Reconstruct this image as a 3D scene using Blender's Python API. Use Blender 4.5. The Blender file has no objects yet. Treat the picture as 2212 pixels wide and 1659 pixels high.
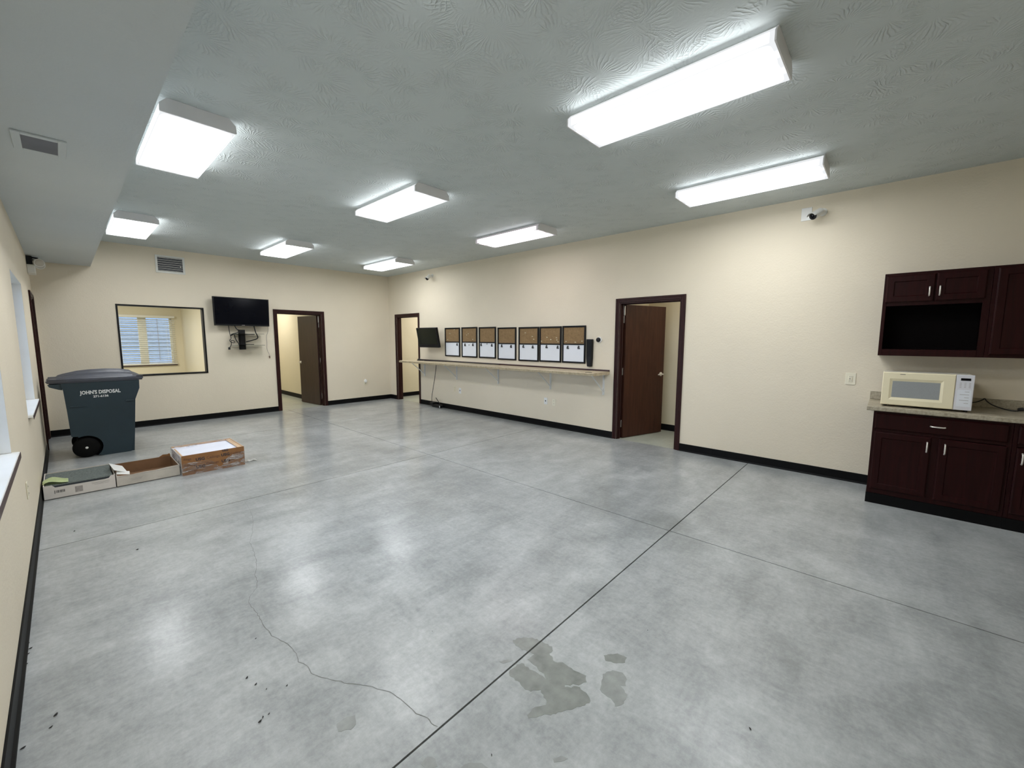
import bpy, bmesh, math, random
from mathutils import Vector, Matrix
random.seed(7)
PI = math.pi
scene = bpy.context.scene
COL = scene.collection

# ------------------------------------------------------------------ camera, world, exposure
cd = bpy.data.cameras.new('camera'); cam = bpy.data.objects.new('camera', cd); COL.objects.link(cam)
cd.sensor_width = 36.0; cd.lens = 887.43 / 2212 * 36.0; cd.clip_start = 0.02; cd.clip_end = 200
F = Vector((0.732594, 0.672011, -0.108201)); Rr = Vector((0.676182, -0.736730, 0.002554)); U = Vector((0.077998, 0.075034, 0.994126))
m = Matrix((Rr, U, -F)).transposed().to_4x4(); m.translation = Vector((-5.5867, -9.3174, 1.5037))
cam.matrix_world = m
scene.camera = cam

world = bpy.data.worlds.new('sky'); scene.world = world; world.use_nodes = True
bg = world.node_tree.nodes['Background']
bg.inputs[0].default_value = (0.56, 0.72, 1.0, 1); bg.inputs[1].default_value = 6.5
scene.view_settings.view_transform = 'Standard'; scene.view_settings.look = 'None'
scene.view_settings.exposure = 0.0; scene.view_settings.gamma = 1.0
scene.view_settings.use_curve_mapping = False
scene.cycles.max_bounces = 10; scene.cycles.diffuse_bounces = 6; scene.cycles.glossy_bounces = 4
scene.cycles.transmission_bounces = 8; scene.cycles.transparent_max_bounces = 8
scene.cycles.sample_clamp_indirect = 6.0; scene.cycles.use_denoising = True
LAMP = 20.0           # brightness of the fluorescent lenses

def room_lamp(name, loc, sx, sy, power, col=(1, 0.97, 0.9)):
    l = bpy.data.lights.new(name, 'AREA'); l.shape = 'RECTANGLE'; l.size = sx; l.size_y = sy
    l.energy = power; l.color = col
    o = bpy.data.objects.new(name, l); o.location = loc; COL.objects.link(o)
    return o
room_lamp('office_lamp', (-5.2, 2.3, 2.55), 0.4, 1.2, 72, (1, 0.98, 0.93))
room_lamp('hall_lamp', (-2.4, 2.6, 2.55), 0.4, 1.2, 32)
room_lamp('closet_lamp', (0.62, -7.6, 2.55), 0.3, 0.8, 10, (1, 0.95, 0.86))
room_lamp('passage_lamp', (1.3, -0.8, 2.55), 0.8, 0.3, 25, (1, 0.98, 0.96))

# ------------------------------------------------------------------ materials
def lin(r, g, b):
    f = lambda c: (c / 255) / 12.92 if c / 255 <= 0.04045 else (((c / 255) + 0.055) / 1.055) ** 2.4
    return (f(r), f(g), f(b), 1)

class NT:
    def __init__(s, mat): s.t = mat.node_tree; s.n = s.t.nodes; s.l = s.t.links
    def new(s, ty, **kw):
        nd = s.n.new(ty)
        for k, v in kw.items(): setattr(nd, k, v)
        return nd
    def set(s, nd, i, v):
        if isinstance(v, bpy.types.NodeSocket): s.l.new(v, nd.inputs[i])
        else: nd.inputs[i].default_value = v
    def math(s, op, a, b=None, c=None, clamp=False):
        nd = s.new('ShaderNodeMath', operation=op, use_clamp=clamp); s.set(nd, 0, a)
        if b is not None: s.set(nd, 1, b)
        if c is not None: s.set(nd, 2, c)
        return nd.outputs[0]
    def vmath(s, op, a, b=None):
        nd = s.new('ShaderNodeVectorMath', operation=op); s.set(nd, 0, a)
        if b is not None: s.set(nd, 1, b)
        return nd.outputs['Value'] if op in ('LENGTH', 'DOT_PRODUCT') else nd.outputs[0]
    def noise(s, vec, scale, detail=3, rough=0.5, dist=0.0):
        nd = s.new('ShaderNodeTexNoise'); s.set(nd, 'Vector', vec); s.set(nd, 'Scale', scale)
        s.set(nd, 'Detail', detail); s.set(nd, 'Roughness', rough); s.set(nd, 'Distortion', dist)
        return nd.outputs[0]
    def coords(s): return s.new('ShaderNodeTexCoord').outputs['Object']
    def scale(s, vec, sc):
        nd = s.new('ShaderNodeMapping'); s.set(nd, 'Vector', vec); s.set(nd, 'Scale', sc); return nd.outputs[0]
    def ramp(s, fac, stops, interp='LINEAR'):
        nd = s.new('ShaderNodeValToRGB'); s.set(nd, 0, fac); cr = nd.color_ramp; cr.interpolation = interp
        while len(cr.elements) < len(stops): cr.elements.new(0.5)
        for e, (p, c) in zip(cr.elements, stops): e.position = p; e.color = c if len(c) == 4 else (*c, 1)
        return nd.outputs[0]
    def mix(s, fac, a, b, mode='MIX'):
        nd = s.new('ShaderNodeMix', data_type='RGBA', blend_type=mode)
        s.set(nd, 0, fac); s.set(nd, 6, a); s.set(nd, 7, b); return nd.outputs[2]
    def bump(s, h, strength, dist):
        nd = s.new('ShaderNodeBump'); s.set(nd, 'Height', h); s.set(nd, 'Strength', strength); s.set(nd, 'Distance', dist)
        return nd.outputs[0]

def mat(name, col=(0.5, 0.5, 0.5, 1), rough=0.5, metal=0.0, spec=0.5, vary=0.0, vscale=4.0, bump=0.0, bscale=60.0, coat=0.0):
    M = bpy.data.materials.new(name); M.use_nodes = True; nt = NT(M); b = nt.n['Principled BSDF']
    b.inputs['Base Color'].default_value = col; b.inputs['Roughness'].default_value = rough
    b.inputs['Metallic'].default_value = metal; b.inputs['Specular IOR Level'].default_value = spec
    b.inputs['Coat Weight'].default_value = coat
    if vary or bump: c = nt.coords()
    if vary:
        n = nt.noise(c, vscale, 4, 0.55)
        lo = tuple(x * (1 - vary) for x in col[:3]) + (1,); hi = tuple(min(1, x * (1 + vary)) for x in col[:3]) + (1,)
        nt.l.new(nt.ramp(n, [(0.3, lo), (0.7, hi)]), b.inputs['Base Color'])
    if bump:
        nt.l.new(nt.bump(nt.noise(c, bscale, 3, 0.6), 1.0, bump), b.inputs['Normal'])
    M['nt'] = 1
    return M

def wall_mat(name, col):
    M = mat(name, col, rough=0.55, spec=0.3); nt = NT(M); b = nt.n['Principled BSDF']; c = nt.coords()
    n = nt.noise(c, 0.9, 3); hi = tuple(min(1, x * 1.03) for x in col[:3]) + (1,); lo = tuple(x * 0.96 for x in col[:3]) + (1,)
    nt.l.new(nt.ramp(n, [(0.3, lo), (0.7, hi)]), b.inputs['Base Color'])
    h = nt.math('ADD', nt.noise(c, 55, 3, 0.6), nt.math('MULTIPLY', nt.noise(c, 14, 2), 0.8))
    nt.l.new(nt.bump(h, 0.9, 0.0022), b.inputs['Normal'])
    return M

def ceiling_mat(name, col, amount):
    M = mat(name, col, rough=0.7, spec=0.25); nt = NT(M); b = nt.n['Principled BSDF']; c = nt.coords()
    hs = []
    for (s, off, freq) in ((2.7, (0, 0, 0), 38), (3.2, (3.37, 1.71, 0), 33), (3.8, (8.1, 5.3, 0), 27)):
        p = nt.vmath('ADD', nt.vmath('MULTIPLY', c, (s, s, 0)), off)
        wob = nt.new('ShaderNodeTexNoise'); nt.set(wob, 'Vector', p); nt.set(wob, 'Scale', 3.5); nt.set(wob, 'Detail', 2)
        p = nt.vmath('ADD', p, nt.vmath('MULTIPLY', nt.vmath('SUBTRACT', wob.outputs['Color'], (0.5, 0.5, 0.5)), (0.13, 0.13, 0)))
        v = nt.new('ShaderNodeTexVoronoi', voronoi_dimensions='2D'); nt.set(v, 'Vector', p); nt.set(v, 'Scale', 1.0)
        d = nt.vmath('SUBTRACT', p, v.outputs['Position'])
        sx = nt.new('ShaderNodeSeparateXYZ'); nt.set(sx, 0, d)
        ang = nt.math('ARCTAN2', sx.outputs[1], sx.outputs[0]); r = v.outputs['Distance']
        ph = nt.math('ADD', nt.math('MULTIPLY', ang, float(freq)), nt.math('MULTIPLY', nt.noise(p, 4.0, 2), 9.0))
        w = nt.math('POWER', nt.math('ADD', nt.math('MULTIPLY', nt.math('SINE', ph), 0.5), 0.5), 2.6)
        ring = nt.ramp(r, [(0.0, (0, 0, 0)), (0.12, (0.15, 0.15, 0.15)), (0.3, (1, 1, 1)), (0.52, (0.85, 0.85, 0.85)), (0.62, (0, 0, 0))])
        patch = nt.ramp(nt.noise(p, 1.1, 1), [(0.42, (0, 0, 0)), (0.6, (1, 1, 1))])
        hs.append(nt.math('MULTIPLY', nt.math('MULTIPLY', w, ring), patch))
    h = nt.math('MAXIMUM', nt.math('MAXIMUM', hs[0], hs[1]), hs[2])
    h = nt.math('ADD', nt.math('MULTIPLY', h, 1.0), nt.math('MULTIPLY', nt.noise(c, 45, 3, 0.6), 0.22))
    nt.l.new(nt.bump(h, 1.0, amount), b.inputs['Normal'])
    return M

def concrete_mat(name, dark, mid, light, rough=0.30):
    M = mat(name, mid, rough=rough, spec=0.5); nt = NT(M); b = nt.n['Principled BSDF']; c = nt.coords()
    big = nt.noise(c, 0.55, 4, 0.6, 0.4); med = nt.noise(nt.scale(c, (1, 1.5, 1)), 2.3, 8, 0.64, 0.25)
    tro = nt.noise(nt.scale(c, (8, 2.2, 1)), 2.6, 8, 0.72, 0.3); tro2 = nt.noise(nt.scale(c, (2, 7, 1)), 2.1, 8, 0.74, 0.3)
    fine = nt.noise(c, 38, 4, 0.7)
    f = nt.math('ADD', nt.math('MULTIPLY', big, 0.34), nt.math('MULTIPLY', med, 0.30))
    f = nt.math('ADD', f, nt.math('MULTIPLY', tro, 0.14)); f = nt.math('ADD', f, nt.math('MULTIPLY', tro2, 0.12))
    f = nt.math('ADD', f, nt.math('MULTIPLY', fine, 0.16))
    colr = nt.ramp(f, [(0.37, dark), (0.5, mid), (0.63, light)])
    nt.l.new(colr, b.inputs['Base Color'])
    b.inputs['Coat Weight'].default_value = 1.0; b.inputs['Coat IOR'].default_value = 1.12; b.inputs['Coat Roughness'].default_value = 0.17
    b.inputs['Specular IOR Level'].default_value = 0.34
    r = nt.math('ADD', nt.math('MULTIPLY', med, 0.06), rough - 0.01)
    nt.l.new(r, b.inputs['Roughness'])
    nt.l.new(nt.bump(nt.math('ADD', nt.math('MULTIPLY', fine, 0.3), tro), 0.35, 0.0010), b.inputs['Normal'])
    return M

def wood_mat(name, col, rough=0.4, axis=2):
    M = mat(name, col, rough=rough, spec=0.28); nt = NT(M); b = nt.n['Principled BSDF']; c = nt.coords()
    sc = [22, 22, 22]; sc[axis] = 1.6
    n = nt.noise(nt.scale(c, sc), 1.5, 4, 0.6, 0.8)
    lo = tuple(x * 0.72 for x in col[:3]) + (1,); hi = tuple(x * 1.3 for x in col[:3]) + (1,)
    nt.l.new(nt.ramp(n, [(0.3, lo), (0.7, hi)]), b.inputs['Base Color'])
    return M

def speck_mat(name, a, b_, scale=90, rough=0.4, big=6):
    M = mat(name, a, rough=rough); nt = NT(M); b = nt.n['Principled BSDF']; c = nt.coords()
    n = nt.math('ADD', nt.math('MULTIPLY', nt.noise(c, scale, 3, 0.7), 0.5), nt.math('MULTIPLY', nt.noise(c, big, 5, 0.7, 1.0), 0.5))
    nt.l.new(nt.ramp(n, [(0.38, a), (0.6, b_)]), b.inputs['Base Color'])
    return M

def glass_mat(name, tint=(1, 1, 1, 1), refl=0.06):
    M = bpy.data.materials.new(name); M.use_nodes = True; nt = NT(M); nt.n.remove(nt.n['Principled BSDF'])
    tr = nt.new('ShaderNodeBsdfTransparent'); tr.inputs[0].default_value = tint
    gl = nt.new('ShaderNodeBsdfGlossy'); gl.inputs['Roughness'].default_value = 0.02
    fr = nt.new('ShaderNodeFresnel'); fr.inputs[0].default_value = 1.45
    mx = nt.new('ShaderNodeMixShader'); nt.l.new(fr.outputs[0], mx.inputs[0]); nt.l.new(tr.outputs[0], mx.inputs[1]); nt.l.new(gl.outputs[0], mx.inputs[2])
    nt.l.new(mx.outputs[0], nt.n['Material Output'].inputs[0])
    return M

def film_mat(name):
    M = bpy.data.materials.new(name); M.use_nodes = True; nt = NT(M); nt.n.remove(nt.n['Principled BSDF'])
    tr = nt.new('ShaderNodeBsdfTransparent'); tr.inputs[0].default_value = (0.9, 0.9, 0.92, 1)
    gl = nt.new('ShaderNodeBsdfGlossy'); gl.inputs['Roughness'].default_value = 0.32; gl.inputs[0].default_value = (0.9, 0.9, 0.9, 1)
    df = nt.new('ShaderNodeBsdfDiffuse'); df.inputs[0].default_value = (0.7, 0.68, 0.68, 1)
    c = nt.coords(); w = nt.ramp(nt.noise(nt.scale(c, (6, 6, 16)), 1.2, 3, 0.55, 1.2), [(0.46, (0.06, 0.06, 0.06)), (0.66, (0.50, 0.50, 0.50))])
    m1 = nt.new('ShaderNodeMixShader'); m1.inputs[0].default_value = 0.35; nt.l.new(df.outputs[0], m1.inputs[1]); nt.l.new(gl.outputs[0], m1.inputs[2])
    mx = nt.new('ShaderNodeMixShader'); nt.l.new(w, mx.inputs[0]); nt.l.new(tr.outputs[0], mx.inputs[1]); nt.l.new(m1.outputs[0], mx.inputs[2])
    nt.l.new(mx.outputs[0], nt.n['Material Output'].inputs[0])
    return M

def lens_mat(name, power, col=(0.955, 0.98, 1.0), dim=1.0, streak=0.0):
    """Acrylic wraparound lens lit by two tubes: brighter along the tubes, dim at the very ends."""
    M = bpy.data.materials.new(name); M.use_nodes = True; nt = NT(M); nt.n.remove(nt.n['Principled BSDF'])
    em = nt.new('ShaderNodeEmission'); c = nt.coords(); sx = nt.new('ShaderNodeSeparateXYZ'); nt.set(sx, 0, c)
    ax = nt.math('ABSOLUTE', sx.outputs[0]); ay = nt.math('ABSOLUTE', sx.outputs[1])
    tube = nt.math('DIVIDE', nt.math('SUBTRACT', ax, 0.085), 0.075)
    g = nt.math('EXPONENT', nt.math('MULTIPLY', nt.math('MULTIPLY', tube, tube), -1.0))
    g = nt.math('ADD', nt.math('MULTIPLY', g, 1.35), 0.10)
    e1 = nt.new('ShaderNodeMapRange'); nt.set(e1, 0, ay); nt.set(e1, 1, 0.53); nt.set(e1, 2, 0.585); nt.set(e1, 3, 1.0); nt.set(e1, 4, 0.042)
    e2 = nt.new('ShaderNodeMapRange'); nt.set(e2, 0, ax); nt.set(e2, 1, 0.172); nt.set(e2, 2, 0.197); nt.set(e2, 3, 1.0); nt.set(e2, 4, 0.22)
    g = nt.math('MULTIPLY', nt.math('MULTIPLY', g, e1.outputs[0]), e2.outputs[0])
    side = nt.math('GREATER_THAN', ax, 0.2055)            # the clear side walls pass the tubes' light sideways
    g = nt.math('MAXIMUM', g, nt.math('MULTIPLY', nt.math('MULTIPLY', side, 0.42), e1.outputs[0]))
    slope = nt.math('GREATER_THAN', sx.outputs[2], -0.0395)
    g = nt.math('MULTIPLY', g, nt.math('SUBTRACT', 1.0, slope))
    g = nt.math('MAXIMUM', g, nt.math('ADD', 0.046, nt.math('MULTIPLY', slope, -0.003)))
    nt.l.new(nt.math('MULTIPLY', g, power * dim), em.inputs[1]); em.inputs[0].default_value = (*col, 1)
    if streak:
        k = nt.math('DIVIDE', nt.math('SUBTRACT', sx.outputs[0], -0.06), 0.05)
        kk = nt.math('EXPONENT', nt.math('MULTIPLY', nt.math('MULTIPLY', k, k), -1.0))
        nt.l.new(nt.mix(nt.math('MULTIPLY', kk, streak), (*col, 1), (1.0, 0.72, 0.78, 1)), em.inputs[0])
    nt.l.new(em.outputs[0], nt.n['Material Output'].inputs[0])
    return M

def duller(M, v): M.node_tree.nodes['Principled BSDF'].inputs['Specular IOR Level'].default_value = v; return M
MT = dict(
    wall=wall_mat('cream wall paint', (0.74, 0.665, 0.53, 1)),
    wall2=wall_mat('pale cream wall paint', (0.74, 0.67, 0.50, 1)),
    ceiling=ceiling_mat('stamped ceiling texture', (0.60, 0.65, 0.65, 1), 0.0038),
    soffit=wall_mat('soffit paint', (0.58, 0.63, 0.65, 1)),
    concrete=concrete_mat('polished concrete', (0.160, 0.173, 0.172, 1), (0.300, 0.317, 0.319, 1), (0.485, 0.505, 0.51, 1)),
    concrete2=concrete_mat('plain concrete', (0.30, 0.32, 0.27, 1), (0.40, 0.42, 0.36, 1), (0.48, 0.5, 0.43, 1), 0.5),
    joint=mat('joint filler', (0.035, 0.028, 0.026, 1), 0.8),
    jointsoft=mat('worn joint filler', (0.13, 0.125, 0.115, 1), 0.8),
    stain=mat('oil stain on concrete', (0.235, 0.248, 0.235, 1), 0.30, vary=0.22, vscale=14),
    stain2=mat('faint stain on concrete', (0.28, 0.295, 0.285, 1), 0.30, vary=0.2, vscale=14),
    crack=mat('crack grime', (0.19, 0.195, 0.185, 1), 0.8),
    rubber=mat('black rubber base', (0.005, 0.005, 0.0055, 1), 0.5, spec=0.1, vary=0.2),
    trim=duller(wood_mat('mahogany door trim', (0.028, 0.0085, 0.0075, 1), 0.38), 0.2),
    leaf=wood_mat('walnut door veneer', (0.052, 0.019, 0.011, 1), 0.42),
    leaf2=wood_mat('dark walnut door veneer', (0.040, 0.020, 0.016, 1), 0.36),
    cab=duller(wood_mat('mahogany cabinet', (0.018, 0.0030, 0.0032, 1), 0.34), 0.16),
    cabin=mat('dark cabinet interior', (0.003, 0.0015, 0.0015, 1), 0.7, spec=0.1, vary=0.2),
    blackframe=mat('black frame', (0.008, 0.008, 0.009, 1), 0.4, spec=0.2, vary=0.2),
    black=mat('black plastic', (0.010, 0.010, 0.011, 1), 0.4, spec=0.25, vary=0.2),
    cable=mat('black cable', (0.010, 0.010, 0.011, 1), 0.5, vary=0.1),
    screen=mat('tv screen', (0.002, 0.0025, 0.005, 1), 0.12, spec=0.12, vary=0.05),
    screen2=mat('monitor screen', (0.008, 0.012, 0.010, 1), 0.15, spec=0.3, vary=0.05),
    white=mat('white plastic', (0.80, 0.80, 0.78, 1), 0.4, vary=0.03),
    whitepaint=mat('white enamel', (0.72, 0.73, 0.72, 1), 0.4, vary=0.03),
    endcap=mat('fixture end plate', (0.80, 0.79, 0.80, 1), 0.45, vary=0.03),
    vent=mat('white vent steel', (0.70, 0.70, 0.66, 1), 0.4, vary=0.03),
    dark=mat('dark duct', (0.02, 0.022, 0.025, 1), 0.7, vary=0.2),
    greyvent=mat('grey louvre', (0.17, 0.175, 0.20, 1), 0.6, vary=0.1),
    ivory=mat('ivory plastic', (0.80, 0.75, 0.60, 1), 0.4, vary=0.03),
    nickel=mat('satin nickel', (0.85, 0.82, 0.76, 1), 0.33, metal=0.55, vary=0.05),
    steel=mat('hinge steel', (0.42, 0.40, 0.38, 1), 0.4, metal=0.8, vary=0.05),
    cork=speck_mat('cork', (0.18, 0.11, 0.048, 1), (0.29, 0.19, 0.09, 1), 160, 0.9, 30),
    board=mat('dry erase surface', (0.76, 0.79, 0.84, 1), 0.3, vary=0.02),
    magnet=mat('dark magnet clip', (0.03, 0.03, 0.035, 1), 0.4, vary=0.2),
    pin=mat('clear push pin', (0.72, 0.66, 0.48, 1), 0.25, vary=0.1),
    laminate=speck_mat('beige laminate', (0.42, 0.34, 0.22, 1), (0.62, 0.53, 0.38, 1), 70, 0.42, 9),
    counter=speck_mat('stone look laminate', (0.26, 0.225, 0.16, 1), (0.46, 0.41, 0.31, 1), 60, 0.4, 7),
    lamedge=speck_mat('shelf edge laminate', (0.24, 0.19, 0.11, 1), (0.42, 0.36, 0.24, 1), 50, 0.5, 12),
    maroon=mat('maroon edge strip', (0.035, 0.008, 0.010, 1), 0.4, vary=0.2),
    bin=mat('slate blue plastic', (0.018, 0.037, 0.050, 1), 0.48, vary=0.12, vscale=3, bump=0.0006, bscale=180),
    lid=mat('weathered lid plastic', (0.055, 0.060, 0.078, 1), 0.42, vary=0.2, vscale=3, bump=0.0006, bscale=150),
    tyre=mat('tyre rubber', (0.004, 0.004, 0.004, 1), 0.6, spec=0.12, vary=0.1),
    letter=mat('white print', (0.82, 0.84, 0.84, 1), 0.5, vary=0.02),
    cardwhite=mat('white cardboard', (0.66, 0.62, 0.58, 1), 0.65, vary=0.06, vscale=6),
    cardwhite2=mat('scuffed white cardboard', (0.55, 0.51, 0.45, 1), 0.65, vary=0.12, vscale=6),
    cardbrown=mat('brown cardboard', (0.20, 0.105, 0.05, 1), 0.75, vary=0.1, vscale=8),
    cardtan=mat('tan cardboard', (0.27, 0.125, 0.043, 1), 0.7, vary=0.1, vscale=8),
    cardedge=mat('pale cardboard edge', (0.58, 0.40, 0.25, 1), 0.7, vary=0.1, vscale=8),
    ink=mat('dark printed ink', (0.035, 0.03, 0.035, 1), 0.6, vary=0.05),
    ink2=mat('brown printed ink', (0.12, 0.055, 0.035, 1), 0.6, vary=0.05),
    inkgrey=mat('grey printed ink', (0.33, 0.30, 0.28, 1), 0.6, vary=0.2, vscale=60),
    carpet=mat('grey carpet tile', (0.115, 0.135, 0.128, 1), 0.95, vary=0.35, vscale=70, bump=0.002, bscale=250),
    carpetedge=mat('carpet tile backing', (0.03, 0.033, 0.045, 1), 0.8, vary=0.2),
    tile=mat('white ceiling tile', (0.74, 0.75, 0.82, 1), 0.75, vary=0.03, bump=0.001, bscale=120),
    green=mat('pale green paper', (0.72, 0.80, 0.48, 1), 0.6, vary=0.08),
    paper=mat('white paper', (0.74, 0.74, 0.72, 1), 0.6, vary=0.05),
    film=film_mat('clear shrink film'),
    glass=glass_mat('window glass'),
    shelfglass=glass_mat('shelf glass', (0.55, 0.62, 0.58, 1)),
    cream=mat('aged cream plastic', (0.83, 0.75, 0.53, 1), 0.38, vary=0.03),
    mwwin=mat('microwave mesh window', (0.30, 0.315, 0.32, 1), 0.25, vary=0.08, vscale=300),
    mwpanel=mat('microwave panel', (0.70, 0.70, 0.74, 1), 0.3, vary=0.02),
    mwbody=mat('off white enamel', (0.72, 0.68, 0.58, 1), 0.35, vary=0.03),
    blind=mat('white blind slat', (0.78, 0.76, 0.68, 1), 0.45, vary=0.02),
    siding=mat('grey blue siding', (0.165, 0.20, 0.245, 1), 0.7, vary=0.05),
    grass=mat('dull grass', (0.10, 0.13, 0.07, 1), 0.9, vary=0.3, vscale=3),
    roof=mat('dark roof', (0.10, 0.11, 0.13, 1), 0.8, vary=0.2),
    debris=mat('dark crumb', (0.012, 0.011, 0.012, 1), 0.6, vary=0.2),
    warm=mat('smoked lamp lens', (0.5, 0.47, 0.4, 1), 0.3, vary=0.05),
)

# ------------------------------------------------------------------ geometry helpers
class MB:
    def __init__(s): s.bm = bmesh.new()
    def box(s, x0, x1, y0, y1, z0, z1):
        if x0 > x1: x0, x1 = x1, x0
        if y0 > y1: y0, y1 = y1, y0
        if z0 > z1: z0, z1 = z1, z0
        v = [s.bm.verts.new((x, y, z)) for x in (x0, x1) for y in (y0, y1) for z in (z0, z1)]
        for f in ((0, 1, 3, 2), (4, 6, 7, 5), (0, 4, 5, 1), (2, 3, 7, 6), (0, 2, 6, 4), (1, 5, 7, 3)):
            s.bm.faces.new([v[i] for i in f])
        return s
    def obox(s, c, sx, sy, sz, rot):
        M = Matrix.Translation(c) @ rot.to_4x4()
        v = [s.bm.verts.new(M @ Vector((x * sx / 2, y * sy / 2, z * sz / 2))) for x in (-1, 1) for y in (-1, 1) for z in (-1, 1)]
        for f in ((0, 1, 3, 2), (4, 6, 7, 5), (0, 4, 5, 1), (2, 3, 7, 6), (0, 2, 6, 4), (1, 5, 7, 3)):
            s.bm.faces.new([v[i] for i in f])
        return s
    def bar(s, a, b, w, h, up=Vector((0, 0, 1))):
        a = Vector(a); b = Vector(b); d = (b - a); L = d.length; z = d.normalized()
        x = z.cross(up); x = x.normalized() if x.length > 1e-5 else Vector((1, 0, 0)); y = z.cross(x)
        return s.obox((a + b) / 2, w, h, L, Matrix((x, y, z)).transposed())
    def prism(s, pts, axis, a, b):
        """pts: 2D outline; extruded along axis between a and b"""
        def mk(p, t):
            return {0: (t, p[0], p[1]), 1: (p[0], t, p[1]), 2: (p[0], p[1], t)}[axis]
        A = [s.bm.verts.new(mk(p, a)) for p in pts]; B = [s.bm.verts.new(mk(p, b)) for p in pts]; n = len(pts)
        s.bm.faces.new(A); s.bm.faces.new(list(reversed(B)))
        for i in range(n): s.bm.faces.new([A[i], B[i], B[(i + 1) % n], A[(i + 1) % n]])
        return s
    def loft(s, rings, cap=True):
        R = [[s.bm.verts.new(p) for p in r] for r in rings]; n = len(R[0])
        for a, b in zip(R, R[1:]):
            for i in range(n): s.bm.faces.new([a[i], a[(i + 1) % n], b[(i + 1) % n], b[i]])
        if cap: s.bm.faces.new(list(reversed(R[0]))); s.bm.faces.new(R[-1])
        return s
    def cyl(s, a, b, r, n=16, r2=None):
        a = Vector(a); b = Vector(b); z = (b - a).normalized(); x = z.orthogonal().normalized(); y = z.cross(x)
        r2 = r if r2 is None else r2
        ring = lambda c, q: [c + x * q * math.cos(2 * PI * i / n) + y * q * math.sin(2 * PI * i / n) for i in range(n)]
        return s.loft([ring(a, r), ring(b, r2)])
    def lathe(s, c, ax, prof, n=24):
        ax = Vector(ax).normalized(); x = ax.orthogonal().normalized(); y = ax.cross(x); c = Vector(c)
        return s.loft([[c + ax * h + (x * math.cos(2 * PI * i / n) + y * math.sin(2 * PI * i / n)) * max(r, 1e-4) for i in range(n)] for h, r in prof])
    def tube(s, pts, r, n=8, smooth=3):
        P = [Vector(p) for p in pts]
        for _ in range(smooth):
            Q = [P[0]]
            for a, b in zip(P, P[1:]): Q += [a * 0.75 + b * 0.25, a * 0.25 + b * 0.75]
            P = Q + [P[-1]]
        rings = []; up = Vector((0.3, 0.2, 1)).normalized()
        for i, p in enumerate(P):
            t = (P[min(i + 1, len(P) - 1)] - P[max(i - 1, 0)])
            if t.length < 1e-9: continue
            t.normalize(); x = t.cross(up)
            if x.length < 0.05: x = t.cross(Vector((1, 0, 0)))
            x.normalize(); y = t.cross(x)
            rings.append([p + (x * math.cos(2 * PI * k / n) + y * math.sin(2 * PI * k / n)) * r for k in range(n)])
        return s.loft(rings)
    def poly(s, pts): s.bm.faces.new([s.bm.verts.new(p) for p in pts]); return s
    def build(s, name, m, parent=None, bevel=0.0, smooth=False, local=False, tri=False):
        bm = s.bm
        bmesh.ops.recalc_face_normals(bm, faces=bm.faces)
        if bevel:
            es = [e for e in bm.edges if len(e.link_faces) == 2 and e.calc_face_angle(0) > 0.6]
            bmesh.ops.bevel(bm, geom=es, offset=bevel, segments=1, affect='EDGES', clamp_overlap=True)
        if tri: bmesh.ops.triangulate(bm, faces=bm.faces)
        org = Vector((0, 0, 0))
        if parent is not None: org = Vector(parent['org'])
        elif not local and bm.verts:
            xs = [v.co for v in bm.verts]
            org = Vector(((min(c.x for c in xs) + max(c.x for c in xs)) / 2, (min(c.y for c in xs) + max(c.y for c in xs)) / 2, min(c.z for c in xs)))
        if not local: bmesh.ops.translate(bm, vec=-org, verts=bm.verts)
        me = bpy.data.meshes.new(name); bm.to_mesh(me); bm.free()
        ms = m if isinstance(m, (list, tuple)) else [m]
        for k in ms: me.materials.append(MT[k] if isinstance(k, str) else k)
        if smooth:
            for p in me.polygons: p.use_smooth = True
            try: me.set_sharp_from_angle(angle=0.7)
            except Exception: pass
        o = bpy.data.objects.new(name, me); COL.objects.link(o)
        o['org'] = tuple(org)
        if parent is not None: o.parent = parent
        elif not local: o.location = org
        return o

def thing(name, label=None, cat=None, loc=(0, 0, 0), group=None, kind=None):
    o = bpy.data.objects.new(name, None); COL.objects.link(o); o.location = loc; o['org'] = tuple(loc)
    o.empty_display_size = 0.1
    return tag(o, label, cat, group, kind)
def tag(o, label=None, cat=None, group=None, kind=None):
    if label: o['label'] = label
    if cat: o['category'] = cat
    if group: o['group'] = group
    if kind: o['kind'] = kind
    return o
def struct(o): o['kind'] = 'structure'; return o
def copy_tree(o, parent=None):
    c = o.copy(); COL.objects.link(c)
    if parent is not None: c.parent = parent
    for ch in list(o.children): copy_tree(ch, c)
    return c
def B(x0, x1, y0, y1, z0, z1): return MB().box(x0, x1, y0, y1, z0, z1)

def text_obj(name, body, size, mtl, parent, loc, rot, bold=0.0, depth=0.0008, shear=0.0, sx=1.0):
    cu = bpy.data.curves.new(name, 'FONT'); cu.body = body; cu.size = size; cu.extrude = depth; cu.offset = bold
    cu.align_x = 'CENTER'; cu.align_y = 'CENTER'; cu.shear = shear; cu.resolution_u = 2
    tmp = bpy.data.objects.new(name + '_t', cu); COL.objects.link(tmp)
    dg = bpy.context.evaluated_depsgraph_get(); me = bpy.data.meshes.new_from_object(tmp.evaluated_get(dg))
    bpy.data.objects.remove(tmp); bpy.data.curves.remove(cu)
    M = Matrix.Translation(Vector(loc) - Vector(parent['org'])) @ rot.to_4x4() @ Matrix.Diagonal((sx, 1, 1, 1))
    me.transform(M); me.materials.clear(); me.materials.append(MT[mtl])
    o = bpy.data.objects.new(name, me); COL.objects.link(o); o.parent = parent; o['org'] = parent['org']
    return o
FACE_NEAR = Matrix.Rotation(PI / 2, 3, 'X')              # text reading towards -y

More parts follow.
